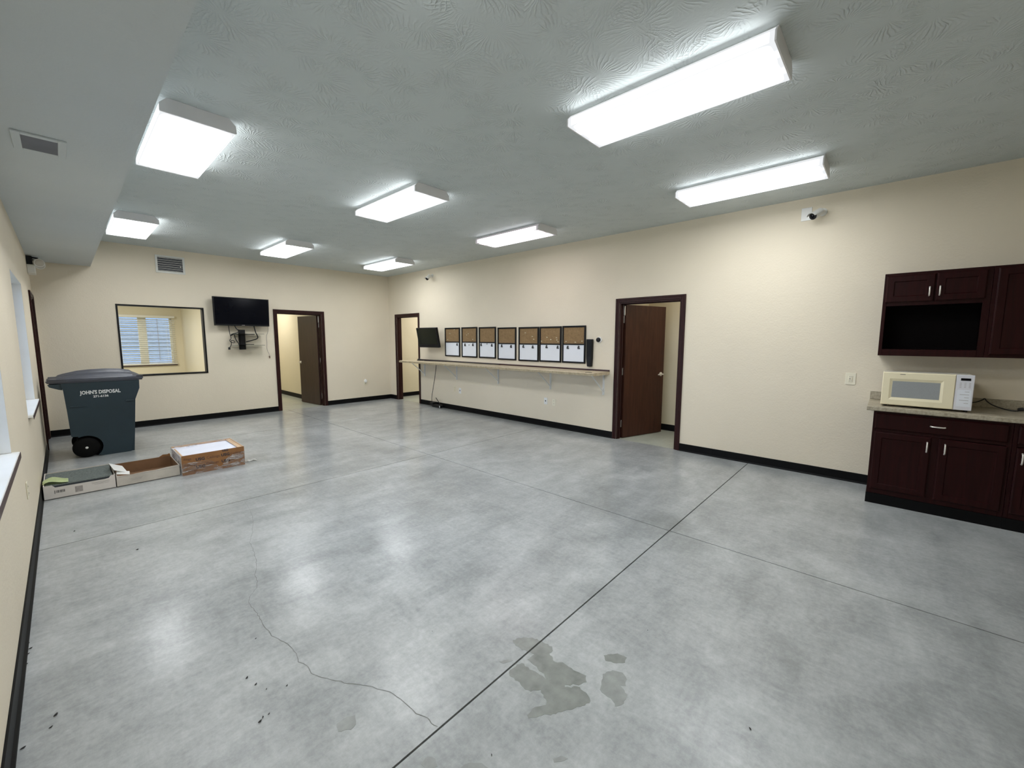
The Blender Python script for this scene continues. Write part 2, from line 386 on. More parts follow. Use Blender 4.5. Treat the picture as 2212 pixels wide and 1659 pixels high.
def wall_holes(name, axis, a, b, u0, u1, z0, z1, holes, m):
    """axis 'x': slab between x=a..b running along y (u). holes: (u0,u1,z0,z1)"""
    us = sorted({u0, u1, *[h[0] for h in holes], *[h[1] for h in holes]}); mb = MB()
    for p, q in zip(us, us[1:]):
        zs = [(h[2], h[3]) for h in holes if h[0] <= (p + q) / 2 <= h[1]]
        z = z0
        segs = []
        for lo, hi in sorted(zs):
            if lo > z: segs.append((z, lo))
            z = hi
        if z < z1: segs.append((z, z1))
        for lo, hi in segs:
            mb.box(*( (a, b, p, q) if axis == 'x' else (p, q, a, b)), lo, hi)
    bmesh.ops.remove_doubles(mb.bm, verts=mb.bm.verts, dist=1e-5)
    # drop the doubled inner faces between neighbouring segments
    seen = {}
    for f in mb.bm.faces: seen.setdefault(frozenset(v.index for v in f.verts), []).append(f)
    mb.bm.verts.index_update()
    seen = {}
    for f in mb.bm.faces: seen.setdefault(frozenset(v.index for v in f.verts), []).append(f)
    kill = [f for fs in seen.values() if len(fs) > 1 for f in fs]
    bmesh.ops.delete(mb.bm, geom=kill, context='FACES_ONLY')
    return struct(mb.build(name, m, local=True))

# ------------------------------------------------------------------ room shell
XL, YN, ZC = -5.832, -11.3, 3.033
DH = 2.043
D1 = (-7.238, -6.338); D3 = (-1.247, -0.347); D2 = (-2.581, -1.668); D4 = (-1.045, -0.145)
W2 = (-3.95, -2.55); W1 = (-7.05, -5.65)
WIN = (-4.957, -3.79, 0.868, 2.06)
wall_holes('wall_right', 'x', 0, 0.12, YN, 0, 0, ZC, [(*D1, 0, DH), (*D3, 0, DH)], 'wall')
wall_holes('wall_back', 'y', 0, 0.12, XL - 0.15, 0.12, 0, ZC, [(*D2, 0, DH), WIN], 'wall')
wall_holes('wall_left', 'x', XL - 0.15, XL, YN, 0, 0, ZC, [(*W1, 0.83, 2.07), (*W2, 0.83, 2.07), (*D4, 0, DH + 0.02)], 'wall')
struct(B(XL - 0.15, 0.12, YN - 0.12, YN, 0, ZC).build('wall_near', 'wall', local=True))
struct(B(XL - 0.15, 0.12, YN - 0.12, 0.12, ZC, ZC + 0.1).build('ceiling', 'ceiling', local=True))
struct(B(XL, -5.195, YN, 0, 2.62, ZC).build('soffit', 'soffit', local=True))

floor = struct(B(XL - 0.1, 0.10, YN - 0.1, 0.10, -0.12, -0.036).build('floor', 'joint', local=True)); floor['org'] = (0, 0, 0)
XJ = -2.452; YJ = (-1.86, -4.965, -8.137)
xs = [(XL, XJ), (XJ, 0.0)]; ys = [(YN, YJ[2]), (YJ[2], YJ[1]), (YJ[1], YJ[0]), (YJ[0], 0.0)]
for ix, (xa, xb) in enumerate(xs):
    for iy, (ya, yb) in enumerate(ys):
        g = 0.0042
        xa_, xb_ = xa + (g if ix == 1 else 0), xb - (g if ix == 0 else 0)
        ya_, yb_ = ya + (g if iy > 0 else 0), yb - (g if iy < 3 else 0)
        B(xa_, xb_, ya_, yb_, -0.036, 0).build('slab', 'concrete', floor)
# threshold strips of slab inside the door openings
for nm, bx in (('slab', (0.0, 0.018, *D1)), ('slab', (0.0, 0.018, *D3)), ('slab', (*D2, 0.0, 0.018))):
    B(bx[0], bx[1], bx[2], bx[3], -0.036, 0).build('slab', 'concrete', floor)

# stains and the long hairline crack, lying in the slab surface
def flat_poly(name, pts, m, z=0.0006, jit=0.0, parent=floor, seed=1):
    rnd = random.Random(seed); P = []
    n = len(pts)
    for i in range(n):
        a, b = Vector(pts[i]), Vector(pts[(i + 1) % n]); P.append(a)
        k = max(1, int((b - a).length / 0.011))
        for q in range(1, k):
            t = q / k; nn = Vector((-(b - a).y, (b - a).x)).normalized()
            P.append(a.lerp(b, t) + nn * rnd.uniform(-jit, jit))
    mb = MB(); vs = [mb.bm.verts.new((p.x, p.y, z)) for p in P]; lo = [mb.bm.verts.new((p.x, p.y, z - 0.0005)) for p in P]
    try: mb.bm.faces.new(vs)
    except Exception: pass
    for i in range(len(P)): mb.bm.faces.new([vs[i], vs[(i + 1) % len(P)], lo[(i + 1) % len(P)], lo[i]])
    bmesh.ops.triangulate(mb.bm, faces=mb.bm.faces)
    for yy in (YJ[2] - 0.0044, YJ[2] + 0.0044):           # leave the saw cut open
        bmesh.ops.bisect_plane(mb.bm, geom=mb.bm.verts[:] + mb.bm.edges[:] + mb.bm.faces[:], plane_co=(0, yy, 0), plane_no=(0, 1, 0))
    bmesh.ops.delete(mb.bm, geom=[f for f in mb.bm.faces if abs(f.calc_center_median().y - YJ[2]) < 0.0043], context='FACES')
    return mb.build(name, m, parent, tri=True)
STA = [[-4.171, -8.028], [-4.12, -8.055], [-4.081, -8.113], [-4.08, -8.153], [-4.071, -8.2], [-4.092, -8.22], [-4.115, -8.218], [-4.139, -8.255], [-4.119, -8.31], [-4.116, -8.384], [-4.11, -8.42], [-4.138, -8.441], [-4.176, -8.424], [-4.215, -8.377], [-4.225, -8.385], [-4.181, -8.433], [-4.191, -8.478], [-4.209, -8.504], [-4.252, -8.492], [-4.309, -8.456], [-4.356, -8.434], [-4.398, -8.397], [-4.446, -8.365], [-4.439, -8.352], [-4.39, -8.351], [-4.349, -8.378], [-4.318, -8.34], [-4.306, -8.317], [-4.343, -8.291], [-4.348, -8.252], [-4.339, -8.223], [-4.344, -8.167], [-4.331, -8.151], [-4.273, -8.149], [-4.247, -8.17], [-4.256, -8.211], [-4.247, -8.262], [-4.246, -8.304], [-4.231, -8.262], [-4.222, -8.209], [-4.218, -8.164], [-4.17, -8.17], [-4.174, -8.142], [-4.19, -8.107], [-4.189, -8.066]]
flat_poly('stain', STA, 'stain', jit=0.006)
flat_poly('stain', [[-3.949, -8.416], [-3.894, -8.459], [-3.888, -8.505], [-3.922, -8.513], [-3.953, -8.485], [-3.974, -8.44]], 'stain', jit=0.003)
flat_poly('stain', [[-4.051, -8.469], [-4.001, -8.492], [-3.983, -8.532], [-4.005, -8.565], [-4.039, -8.577], [-4.053, -8.557], [-4.075, -8.604], [-4.125, -8.612], [-4.163, -8.592], [-4.146, -8.572], [-4.141, -8.533], [-4.133, -8.504], [-4.095, -8.488]], 'stain2', jit=0.004)
flat_poly('stain', [[-4.841, -8.195], [-4.807, -8.193], [-4.794, -8.221], [-4.805, -8.247], [-4.835, -8.235]], 'stain2', jit=0.003)
flat_poly('stain', [[-4.76, -8.305], [-4.717, -8.324], [-4.691, -8.355], [-4.689, -8.40], [-4.76, -8.38]], 'stain2', jit=0.003)
flat_poly('stain', [[-4.507, -8.532], [-4.478, -8.547], [-4.47, -8.572], [-4.496, -8.56], [-4.515, -8.543]], 'stain2', jit=0.002)
flat_poly('stain', [[-4.975, -7.826], [-4.947, -7.824], [-4.906, -7.841], [-4.923, -7.882], [-4.948, -7.891], [-4.985, -7.862]], 'stain2', jit=0.003)
flat_poly('stain', [[-4.317, -8.074], [-4.264, -8.109], [-4.27, -8.119], [-4.312, -8.098]], 'stain2', jit=0.003)
def crack(pts, w, seed):
    rnd = random.Random(seed); P = []
    for a, b in zip(pts, pts[1:]):
        a, b = Vector(a), Vector(b); k = max(2, int((b - a).length / 0.02))
        for q in range(k):
            t = q / k; P.append(a.lerp(b, t) + Vector((rnd.uniform(-1, 1), rnd.uniform(-1, 1))) * 0.0035)
    P.append(Vector(pts[-1])); mb = MB(); prev = None
    for i, p in enumerate(P):
        t = (P[min(i + 1, len(P) - 1)] - P[max(0, i - 1)]).normalized(); n = Vector((-t.y, t.x))
        ww = w * rnd.uniform(0.6, 1.3) * min(1, 0.35 + i / len(P)); cur = [mb.bm.verts.new((p.x + n.x * ww, p.y + n.y * ww, 0.0007)), mb.bm.verts.new((p.x - n.x * ww, p.y - n.y * ww, 0.0007))]
        if prev: mb.bm.faces.new([prev[0], prev[1], cur[1], cur[0]])
        prev = cur
    mb.build('crack', 'crack', floor)
crack([[-4.555, -5.004], [-4.587, -5.303], [-4.617, -5.473], [-4.696, -5.748], [-4.76, -5.919], [-4.784, -6.108], [-4.809, -6.246], [-4.841, -6.365], [-4.868, -6.422], [-4.88, -6.519], [-4.907, -6.594], [-4.959, -6.659], [-4.983, -6.725], [-4.979, -6.796], [-4.978, -6.881], [-4.986, -6.981], [-4.98, -7.053], [-4.986, -7.11], [-4.969, -7.155], [-4.952, -7.199], [-4.945, -7.257], [-4.942, -7.325], [-4.954, -7.389], [-4.939, -7.442], [-4.939, -7.499], [-4.921, -7.554], [-4.894, -7.597], [-4.863, -7.661], [-4.803, -7.744], [-4.781, -7.792], [-4.756, -7.846], [-4.742, -7.915], [-4.738, -7.972], [-4.735, -8.016], [-4.72, -8.065], [-4.72, -8.097], [-4.713, -8.126]], 0.0014, 3)
crack([[-4.988, -6.753], [-5.045, -6.767], [-5.109, -6.77], [-5.181, -6.789], [-5.277, -6.812], [-5.377, -6.822]], 0.0006, 4)

# rubber baseboards (profile with a small toe)
def base_run(name, segs, axis, plane, sign):
    mb = MB()
    for a, b in segs:
        prof = [(plane, 0), (plane + sign * 0.018, 0), (plane + sign * 0.016, 0.006), (plane + sign * 0.008, 0.018), (plane + sign * 0.007, 0.098), (plane + sign * 0.004, 0.102), (plane, 0.102)]
        if axis == 'y': mb.prism(prof, 1, a, b)          # runs along y: profile in x,z
        else: mb.prism([(p[0], p[1]) for p in prof], 0, a, b)
    return struct(mb.build(name, 'rubber', local=True))
base_run('baseboard_right', [(-9.25, D1[0] - 0.057), (D1[1] + 0.057, D3[0] - 0.057), (D3[1] + 0.057, -0.019)], 'y', 0, -1)
base_run('baseboard_back', [(XL + 0.02, D2[0] - 0.057), (D2[1] + 0.057, 0)], 'x', 0, -1)
base_run('baseboard_left', [(YN, D4[0] - 0.057), (D4[1] + 0.057, -0.019)], 'y', XL, 1)
base_run('baseboard_near', [(XL + 0.02, -0.7)], 'x', YN, 1)

# ------------------------------------------------------------------ rooms beyond the openings
def S(name, m, *b): return struct(B(*b).build(name, m, local=True))
# office behind the interior window
S('office_floor', 'concrete2', -8.2, -3.37, 0.12, 4.55, -0.1, 0); S('office_ceiling', 'soffit', -8.2, -3.37, 0.12, 4.55, 2.6, 2.7)
wall_holes('office_wall_outer', 'y', 4.43, 4.58, -8.2, -1.5, 0, 2.6, [(-4.78, -3.63, 0.83, 2.06)], 'wall2')
S('office_wall_side', 'wall2', -3.43, -3.32, 0.12, 4.43, 0, 2.6)
S('office_wall_far', 'wall2', -8.3, -8.2, 0.12, 4.58, 0, 2.6)
S('office_wall_front', 'wall2', -8.2, XL - 0.15, 0.0, 0.12, 0, 2.6)
# hall behind the open back door
S('hall_floor', 'concrete2', -3.32, -1.59, 0.028, 4.43, -0.1, -0.0005); S('hall_ceiling', 'soffit', -3.32, -1.59, 0.12, 4.43, 2.6, 2.7)
S('hall_wall_side', 'wall2', -1.59, -1.48, 0.12, 4.43, 0, 2.6)
base_run('baseboard_hall', [(0.12, 4.43)], 'y', -1.59, -1)
# small room behind the near right door
S('closet_floor', 'concrete2', 0.028, 1.24, -9.0, -6.17, -0.1, -0.0005); S('closet_ceiling', 'soffit', 0.12, 1.24, -9.0, -6.17, 2.6, 2.7)
S('closet_wall_side', 'wall2', 1.13, 1.24, -9.0, -6.17, 0, 2.6); S('closet_wall_far', 'wall2', 0.12, 1.13, -6.275, -6.17, 0, 2.6)
S('closet_wall_near', 'wall2', 0.12, 1.24, -9.1, -9.0, 0, 2.6)
base_run('baseboard_closet', [(-9.0, -6.275)], 'y', 1.13, -1)
# passage behind the far right door
S('passage_floor', 'concrete2', 0.028, 3.2, -1.7, 0.14, -0.1, -0.0005); S('passage_ceiling', 'soffit', 0.12, 3.2, -1.7, 0.14, 2.6, 2.7)
S('passage_wall_far', 'wall2', 0.12, 3.2, 0.035, 0.14, 0, 2.6); S('passage_wall_near', 'wall2', 0.12, 3.2, -1.8, -1.7, 0, 2.6)
S('passage_wall_end', 'wall2', 3.2, 3.3, -1.8, 0.14, 0, 2.6)
base_run('baseboard_passage', [(0.12, 3.2)], 'x', 0.035, -1)
# outdoors
gnd = S('ground', 'grass', -30, XL - 0.152, -30, 30, -0.3, -0.15); S('ground', 'grass', XL - 0.152, 12, 4.6, 30, -0.3, -0.15)

# ------------------------------------------------------------------ doors
def casing(mb, axis, plane, sign, u0, u1, h, w=0.057, t=0.018):
    """three-sided moulded casing on the wall face"""
    def bx(a, b, c, d, t0, t1):
        p0, p1 = plane + sign * t0, plane + sign * t1
        mb.box(*((p0, p1, a, b) if axis == 'x' else (a, b, p0, p1)), c, d)
    for a, b, c, d in ((u0 - w, u0, 0, h + w), (u1, u1 + w, 0, h + w), (u0, u1, h, h + w)): bx(a, b, c, d, 0, t * 0.62)
    for a, b, c, d in ((u0 - w, u0 - w * 0.55, 0, h + w), (u1 + w * 0.55, u1 + w, 0, h + w), (u0 - w * 0.55, u1 + w * 0.55, h + w * 0.55, h + w)): bx(a, b, c, d, t * 0.62, t)
def door(name, axis, plane, sign, u0, u1, h, thick, hinge, leafm, angle=None, jw=0.02, label=None, both=True):
    """sign: direction of the room from the wall plane; wall body lies the other way, 'thick' deep"""
    d = thing(name, label, loc=(plane if axis == 'x' else (u0 + u1) / 2, (u0 + u1) / 2 if axis == 'x' else plane, 0), kind='structure')
    mb = MB(); casing(mb, axis, plane, sign, u0, u1, h)
    mb.build('casing', 'trim', d, bevel=0.003)
    if both:
        mb = MB(); casing(mb, axis, plane - sign * thick, -sign, u0, u1, h); mb.build('casing', 'trim', d, bevel=0.003)
    mb = MB(); q0, q1 = plane, plane - sign * thick
    def bx(a, b, c, dd, r0, r1):
        p0, p1 = plane - sign * r0, plane - sign * r1
        mb.box(*((p0, p1, a, b) if axis == 'x' else (a, b, p0, p1)), c, dd)
    bx(u0, u0 + jw, 0, h, 0, thick); bx(u1 - jw, u1, 0, h, 0, thick); bx(u0 + jw, u1 - jw, h - jw, h, 0, thick)
    s0, s1 = thick * 0.35, thick * 0.6                    # the stop
    bx(u0 + jw, u0 + jw + 0.012, 0, h - jw, s0, s1); bx(u1 - jw - 0.012, u1 - jw, 0, h - jw, s0, s1); bx(u0 + jw, u1 - jw, h - jw - 0.012, h - jw, s0, s1)
    mb.build('jamb', 'trim', d, bevel=0.002)
    return d
def leaf(d, hx, hy, ang, width, m, hside, h=2.018, handle_side=1):
    """leaf hinged at (hx,hy); ang = direction of the free edge in degrees; hside: +1/-1 which side the face shows"""
    a = math.radians(ang); ux = Vector((math.cos(a), math.sin(a), 0)); n = Vector((-math.sin(a), math.cos(a), 0))
    H = Vector((hx, hy, 0)); rot = Matrix((ux, n, Vector((0, 0, 1)))).transposed()
    lf = MB().obox(H + ux * (width / 2) + Vector((0, 0, 0.008 + (h - 0.008) / 2)), width, 0.042, h - 0.008, rot).build('leaf', m, d, bevel=0.002)
    for sd in (-1, 1):                                     # lever handle each side
        c = H + ux * (width - 0.065) + Vector((0, 0, 0.955)); f = n * sd
        hb = MB(); hb.lathe(c + f * 0.021, f, [(0, 0.032), (0.006, 0.032), (0.011, 0.022), (0.012, 0.013), (0.045, 0.011), (0.05, 0.012), (0.058, 0.009)], 20)
        q = c + f * 0.069; hb.tube([q, q - ux * 0.03, q - ux * 0.07 + Vector((0, 0, 0.006)), q - ux * 0.11 - Vector((0, 0, 0.004))], 0.0085, 8, 2)
        hb.build('handle', 'nickel', lf, smooth=True)
    return lf, ux, n, H
def hinges(d, pos, nrm, par, zs=(0.22, 1.02, 1.80)):
    for z in zs:
        mb = MB(); c = Vector(pos) + Vector((0, 0, z)); rot = Matrix((par, nrm, Vector((0, 0, 1)))).transposed()
        mb.obox(c + par * 0.018, 0.038, 0.004, 0.10, rot)
        mb.cyl(c - Vector((0, 0, 0.05)), c + Vector((0, 0, 0.05)), 0.0065, 10)
        mb.cyl(c + Vector((0, 0, 0.05)), c + Vector((0, 0, 0.058)), 0.008, 10)
        mb.build('hinge', 'steel', d)
d1 = door('door_1', 'x', 0, -1, *D1, DH, 0.12, None, None, label='dark mahogany framed door standing ajar on the long wall beside the shelf')
leaf(d1, 0.118, -6.372, -17.5, 0.86, 'leaf', 1)
hinges(d1, (0.112, -6.3595, 0), Vector((0, 1, 0)), Vector((-1, 0, 0)))
d2 = door('door_2', 'y', 0, -1, *D2, DH, 0.12, None, None, label='dark framed door swung inward on the back wall right of the television')
leaf(d2, -1.712, 0.125, 95.0, 0.87, 'leaf2', 1)
hinges(d2, (-1.6895, 0.112, 0), Vector((1, 0, 0)), Vector((0, -1, 0)))
# door closers' spring arms near the head of the two swung doors
for d, a, b in ((d1, (0.09, -6.375, 1.86), (0.09, -6.375, 2.0)), (d2, (-1.70, 0.09, 1.86), (-1.70, 0.09, 2.0))):
    MB().bar(a, b, 0.018, 0.018).build('closer', 'nickel', d, bevel=0.003)
d3 = door('door_3', 'x', 0, -1, *D3, DH, 0.12, None, None, label='dark framed open doorway at the far corner behind the shelf end')
d4 = door('door_4', 'x', XL, 1, *D4, DH + 0.02, 0.15, None, None, label='dark framed door on the window wall beside the back corner', both=False)
B(XL - 0.10, XL - 0.058, D4[0] + 0.021, D4[1] - 0.021, 0.008, DH - 0.003).build('leaf', 'leaf2', d4, bevel=0.002)

# ------------------------------------------------------------------ windows
def window_left(name, y0, y1, label):
    w = thing(name, label, loc=(XL, (y0 + y1) / 2, 0.83), kind='structure')
    z0, z1 = 0.83, 2.07; xo = XL - 0.13; mb = MB(); t = 0.05
    for a, b, c, d in ((y0, y0 + t, z0, z1), (y1 - t, y1, z0, z1), (y0 + t, y1 - t, z0, z0 + t), (y0 + t, y1 - t, z1 - t, z1), ((y0 + y1) / 2 - 0.03, (y0 + y1) / 2 + 0.03, z0 + t, z1 - t)):
        mb.box(xo - 0.02, xo + 0.025, a, b, c, d)
    mb.build('frame', 'white', w, bevel=0.004)
    ym = (y0 + y1) / 2
    for a, b in ((y0 + t, ym - 0.03), (ym + 0.03, y1 - t)): B(xo - 0.003, xo + 0.003, a, b, z0 + t, z1 - t).build('pane', 'glass', w)
    for a, b, c, d in ((y0, y0 + 0.003, z0 + 0.02, z1), (y1 - 0.003, y1, z0 + 0.02, z1), (y0 + 0.003, y1 - 0.003, z1 - 0.003, z1)): B(XL - 0.104, XL - 0.001, a, b, c, d).build('reveal', 'white', w)
    s = B(XL - 0.105, XL + 0.030, y0 - 0.015, y1 + 0.015, z0 - 0.004, z0 + 0.018).build('sill', 'white', w, bevel=0.003)
    B(XL + 0.0305, XL + 0.033, y0 - 0.015, y1 + 0.015, z0 - 0.018, z0 + 0.014).build('sill_edge', 'maroon', w)
    return w
window_left('window_2', *W2, 'narrow looking white window on the left wall behind the first carton')
window_left('window_3', *W1, 'nearest left wall window cut by the picture edge, white sill showing')
# interior window (black frame) between this room and the office
w1 = thing('window_1', 'black framed interior window on the back wall left of the television', loc=((WIN[0] + WIN[1]) / 2, 0, WIN[2]), kind='structure')
mb = MB(); t = 0.024; x0, x1, z0, z1 = WIN
for a, b, c, d in ((x0, x0 + t, z0, z1), (x1 - t, x1, z0, z1), (x0 + t, x1 - t, z0, z0 + t), (x0 + t, x1 - t, z1 - t, z1)): mb.box(a, b, -0.012, 0.13, c, d)
mb.build('frame', 'blackframe', w1, bevel=0.002)
B(x0 + t, x1 - t, 0.05, 0.056, z0 + t, z1 - t).build('pane', 'glass', w1)
# outside window of the office, seen through the interior window
w4 = thing('window_4', 'white vinyl office window behind the blinds, beyond the interior window', loc=(-4.2, 4.5, 0.83), kind='structure')
mb = MB(); x0, x1, z0, z1 = -4.78, -3.63, 0.83, 2.06; t = 0.045
for a, b, c, d in ((x0, x0 + t, z0, z1), (x1 - t, x1, z0, z1), (x0 + t, x1 - t, z0, z0 + t), (x0 + t, x1 - t, z1 - t, z1), (-4.285, -4.125, z0 + t, z1 - t)): mb.box(a, b, 4.50, 4.56, c, d)
mb.build('frame', 'ivory', w4, bevel=0.004)
for a, b in ((x0 + t, -4.285), (-4.125, x1 - t)): B(a, b, 4.528, 4.533, z0 + t, z1 - t).build('pane', 'glass', w4)
B(-4.83, -3.58, 4.39, 4.50, 0.808, 0.83).build('sill', 'maroon', w4, bevel=0.002)
bl = thing('window_blind', 'white horizontal blind half open over the office window behind the black frame', 'blind', (-4.2, 4.40, 2.06))
B(-4.80, -3.575, 4.36, 4.425, 2.015, 2.075).build('headrail', 'blind', bl, bevel=0.004)
sl = None
for i in range(22):
    z = 0.905 + i * 0.0505
    if sl is None:
        sl = MB().obox(Vector((0, 0, 0)), 1.21, 0.046, 0.003, Matrix.Rotation(math.radians(-24), 3, 'X')).build('slat', 'blind', local=True)
        sl.parent = bl; o = sl
    else:
        o = sl.copy(); COL.objects.link(o); o.parent = bl
    o.location = Vector((-4.188, 4.392, z)) - Vector(bl['org'])
B(-4.795, -3.58, 4.37, 4.42, 0.845, 0.87).build('bottom_rail', 'blind', bl, bevel=0.003)
for x in (-4.62, -4.19, -3.76): MB().cyl((x, 4.365, 0.87), (x, 4.365, 2.02), 0.0022, 6).build('ladder_cord', 'blind', bl)
MB().cyl((-3.93, 4.35, 0.95), (-3.93, 4.35, 2.0), 0.005, 8).build('tilt_wand', 'inkgrey', bl)

# neighbouring building outside the office window
nb = thing('neighbour_building', 'blue grey clapboard building seen dimly through the blind slats', 'building', (-3.5, 14, -0.15))
mb = B(-9.5, 1.5, 14, 14.2, -0.15, 3.3); 
for i in range(20): mb.prism([(13.985 - 0.02, 0.0 + i * 0.165), (14.0, 0.0 + i * 0.165), (14.0, 0.16 + i * 0.165)], 0, -9.5, 1.5)
mb.build('siding', 'siding', nb)
MB().prism([(13.5, 3.25), (17, 5.2), (17, 3.25)], 0, -9.9, 1.9).build('roof', 'roof', nb)
for x in (-6.3,): 
    f = B(x, x + 1.2, 13.93, 14.0, 0.9, 2.3).build('window', 'greyvent', nb, bevel=0.01); B(x + 0.08, x + 1.12, 13.915, 13.93, 0.98, 2.22).build('pane', 'screen', f)

# ------------------------------------------------------------------ ceiling lights
LZ = ZC
def light_proto():
    t = thing('ceiling_light', None, None, (0, 0, 0))
    hs = MB().prism([(-0.168, -0.001), (-0.176, -0.012), (-0.176, -0.03), (0.176, -0.03), (0.176, -0.012), (0.168, -0.001)], 1, -0.604, 0.604).build('housing', 'whitepaint', t)
    prof = [(-0.1775, -0.012), (-0.207, -0.0400), (-0.208, -0.086), (-0.205, -0.089), (0.205, -0.089), (0.208, -0.086), (0.207, -0.0400), (0.1775, -0.012)]
    mb = MB(); A = [mb.bm.verts.new((x, -0.603, z)) for x, z in prof]; Bv = [mb.bm.verts.new((x, 0.603, z)) for x, z in prof]
    for i in range(len(prof) - 1): mb.bm.faces.new([A[i], A[i + 1], Bv[i + 1], Bv[i]])
    ln = mb.build('lens', lens_mat('lit acrylic lens', LAMP), t)
    cap = [(-0.170, -0.001), (-0.209, -0.041), (-0.211, -0.088), (-0.207, -0.091), (0.207, -0.091), (0.211, -0.088), (0.209, -0.041), (0.170, -0.001)]
    for y in (-0.611, 0.603): MB().prism(cap, 1, y, y + 0.008).build('end_cap', 'endcap', t)
    return t
proto = light_proto()
LABELS = [
    ((-4.845, -1.75), 'small far ceiling light tucked beside the soffit at the back left'),
    ((-2.935, -1.75), 'far middle row ceiling light above and left of the back door'),
    ((-1.03, -1.75), 'farthest ceiling light over the back right corner of the room'),
    ((-4.845, -5.18), 'bright square-looking ceiling light hard against the soffit edge'),
    ((-2.935, -5.18), 'mid room ceiling light in the middle row, seen at picture centre'),
    ((-1.03, -5.18), 'dimmer pinkish ceiling light above the bulletin boards'),
    ((-4.845, -8.19), 'ceiling light overhead just out of the top of the picture by the soffit'),
    ((-2.935, -8.19), 'largest and nearest ceiling light at upper right of the picture'),
    ((-1.03, -8.19), 'ceiling light near the right wall above the white security camera'),
]
dimmer = lens_mat('weak acrylic lens', LAMP, (1.0, 0.95, 0.98), 0.42, 0.5)
for i, ((x, y), lab) in enumerate(LABELS):
    o = proto if i == 0 else copy_tree(proto)
    o.location = (x, y, LZ); tag(o, lab, 'ceiling light', 'fluorescent wraparound lights on the ceiling')
    if i == 5:
        for ch in o.children:
            if ch.name.startswith('lens'):
                ch.data = ch.data.copy(); ch.data.materials[0] = dimmer

# ------------------------------------------------------------------ vents
sv = thing('soffit_vent', 'white framed grey air register set in the soffit underside', 'air vent', (-5.585, -5.605, 2.62))
mb = MB()
for a, b, c, d in ((-5.69, -5.655, -5.76, -5.45), (-5.515, -5.48, -5.76, -5.45), (-5.655, -5.515, -5.76, -5.725), (-5.655, -5.515, -5.485, -5.45)): mb.box(a, b, c, d, 2.610, 2.6199)
mb.build('frame', 'soffit', sv, bevel=0.002)
B(-5.655, -5.515, -5.725, -5.485, 2.6175, 2.6198).build('backing', 'dark', sv)
for i in range(10):
    y = -5.7135 + i * 0.024
    MB().bar((-5.655, y, 2.6135), (-5.515, y, 2.6135), 0.019, 0.0015, Vector((0, 0.35, 1))).build('louver', 'greyvent', sv)
wv = thing('wall_vent', 'white louvered return air grille high on the back wall', 'air vent', (-4.213, 0, 2.77))
mb = MB()
for a, b, c, d in ((-4.412, -4.382, 2.625, 2.92), (-4.044, -4.014, 2.625, 2.92), (-4.382, -4.044, 2.625, 2.655), (-4.382, -4.044, 2.89, 2.92)): mb.box(a, b, -0.014, -0.0005, c, d)
mb.build('frame', 'vent', wv, bevel=0.002)
B(-4.382, -4.044, -0.004, -0.0005, 2.655, 2.89).build('backing', 'dark', wv)
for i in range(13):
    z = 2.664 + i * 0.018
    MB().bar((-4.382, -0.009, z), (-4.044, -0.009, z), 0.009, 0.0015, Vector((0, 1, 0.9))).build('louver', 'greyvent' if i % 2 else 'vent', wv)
MB().cyl((-4.075, -0.018, 2.74), (-4.075, -0.012, 2.76), 0.006, 8).build('damper_lever', 'nickel', wv)

# ------------------------------------------------------------------ wall shelf with brackets
sh = thing('wall_shelf', 'long beige laminate shelf on white brackets along the right wall', 'shelf', (0, -3.67, 1.0))
mb = MB().prism([(-0.0005, 0.977), (-0.43, 0.977), (-0.45, 0.981), (-0.452, 0.998), (-0.448, 1.014), (-0.435, 1.020), (-0.0005, 1.020)], 1, -6.205, -1.30)
mb.prism([(-0.022, 0.977), (-0.43, 0.977), (-0.45, 0.981), (-0.452, 0.998), (-0.448, 1.014), (-0.435, 1.020), (-0.022, 1.020)], 1, -1.30, -1.13)
mb.build('shelf_board', 'laminate', sh)
B(-0.4545, -0.4522, -6.205, -1.13, 0.979, 1.012).build('front_edge', 'lamedge', sh)
B(-0.018, -0.0005, -6.205, -1.31, 1.0202, 1.044).build('back_strip', 'maroon', sh, bevel=0.002)
for y in (-6.11, -5.09, -3.845, -2.615, -1.48):
    mb = MB(); mb.box(-0.004, -0.0005, y - 0.016, y + 0.016, 0.655, 0.976); mb.box(-0.022, -0.004, y - 0.010, y + 0.010, 0.655, 0.976)
    mb.box(-0.40, -0.022, y - 0.016, y + 0.016, 0.9725, 0.9765)
    mb.bar((-0.012, y, 0.705), (-0.345, y, 0.972), 0.016, 0.014)
    mb.build('bracket', 'whitepaint', sh, bevel=0.0015)

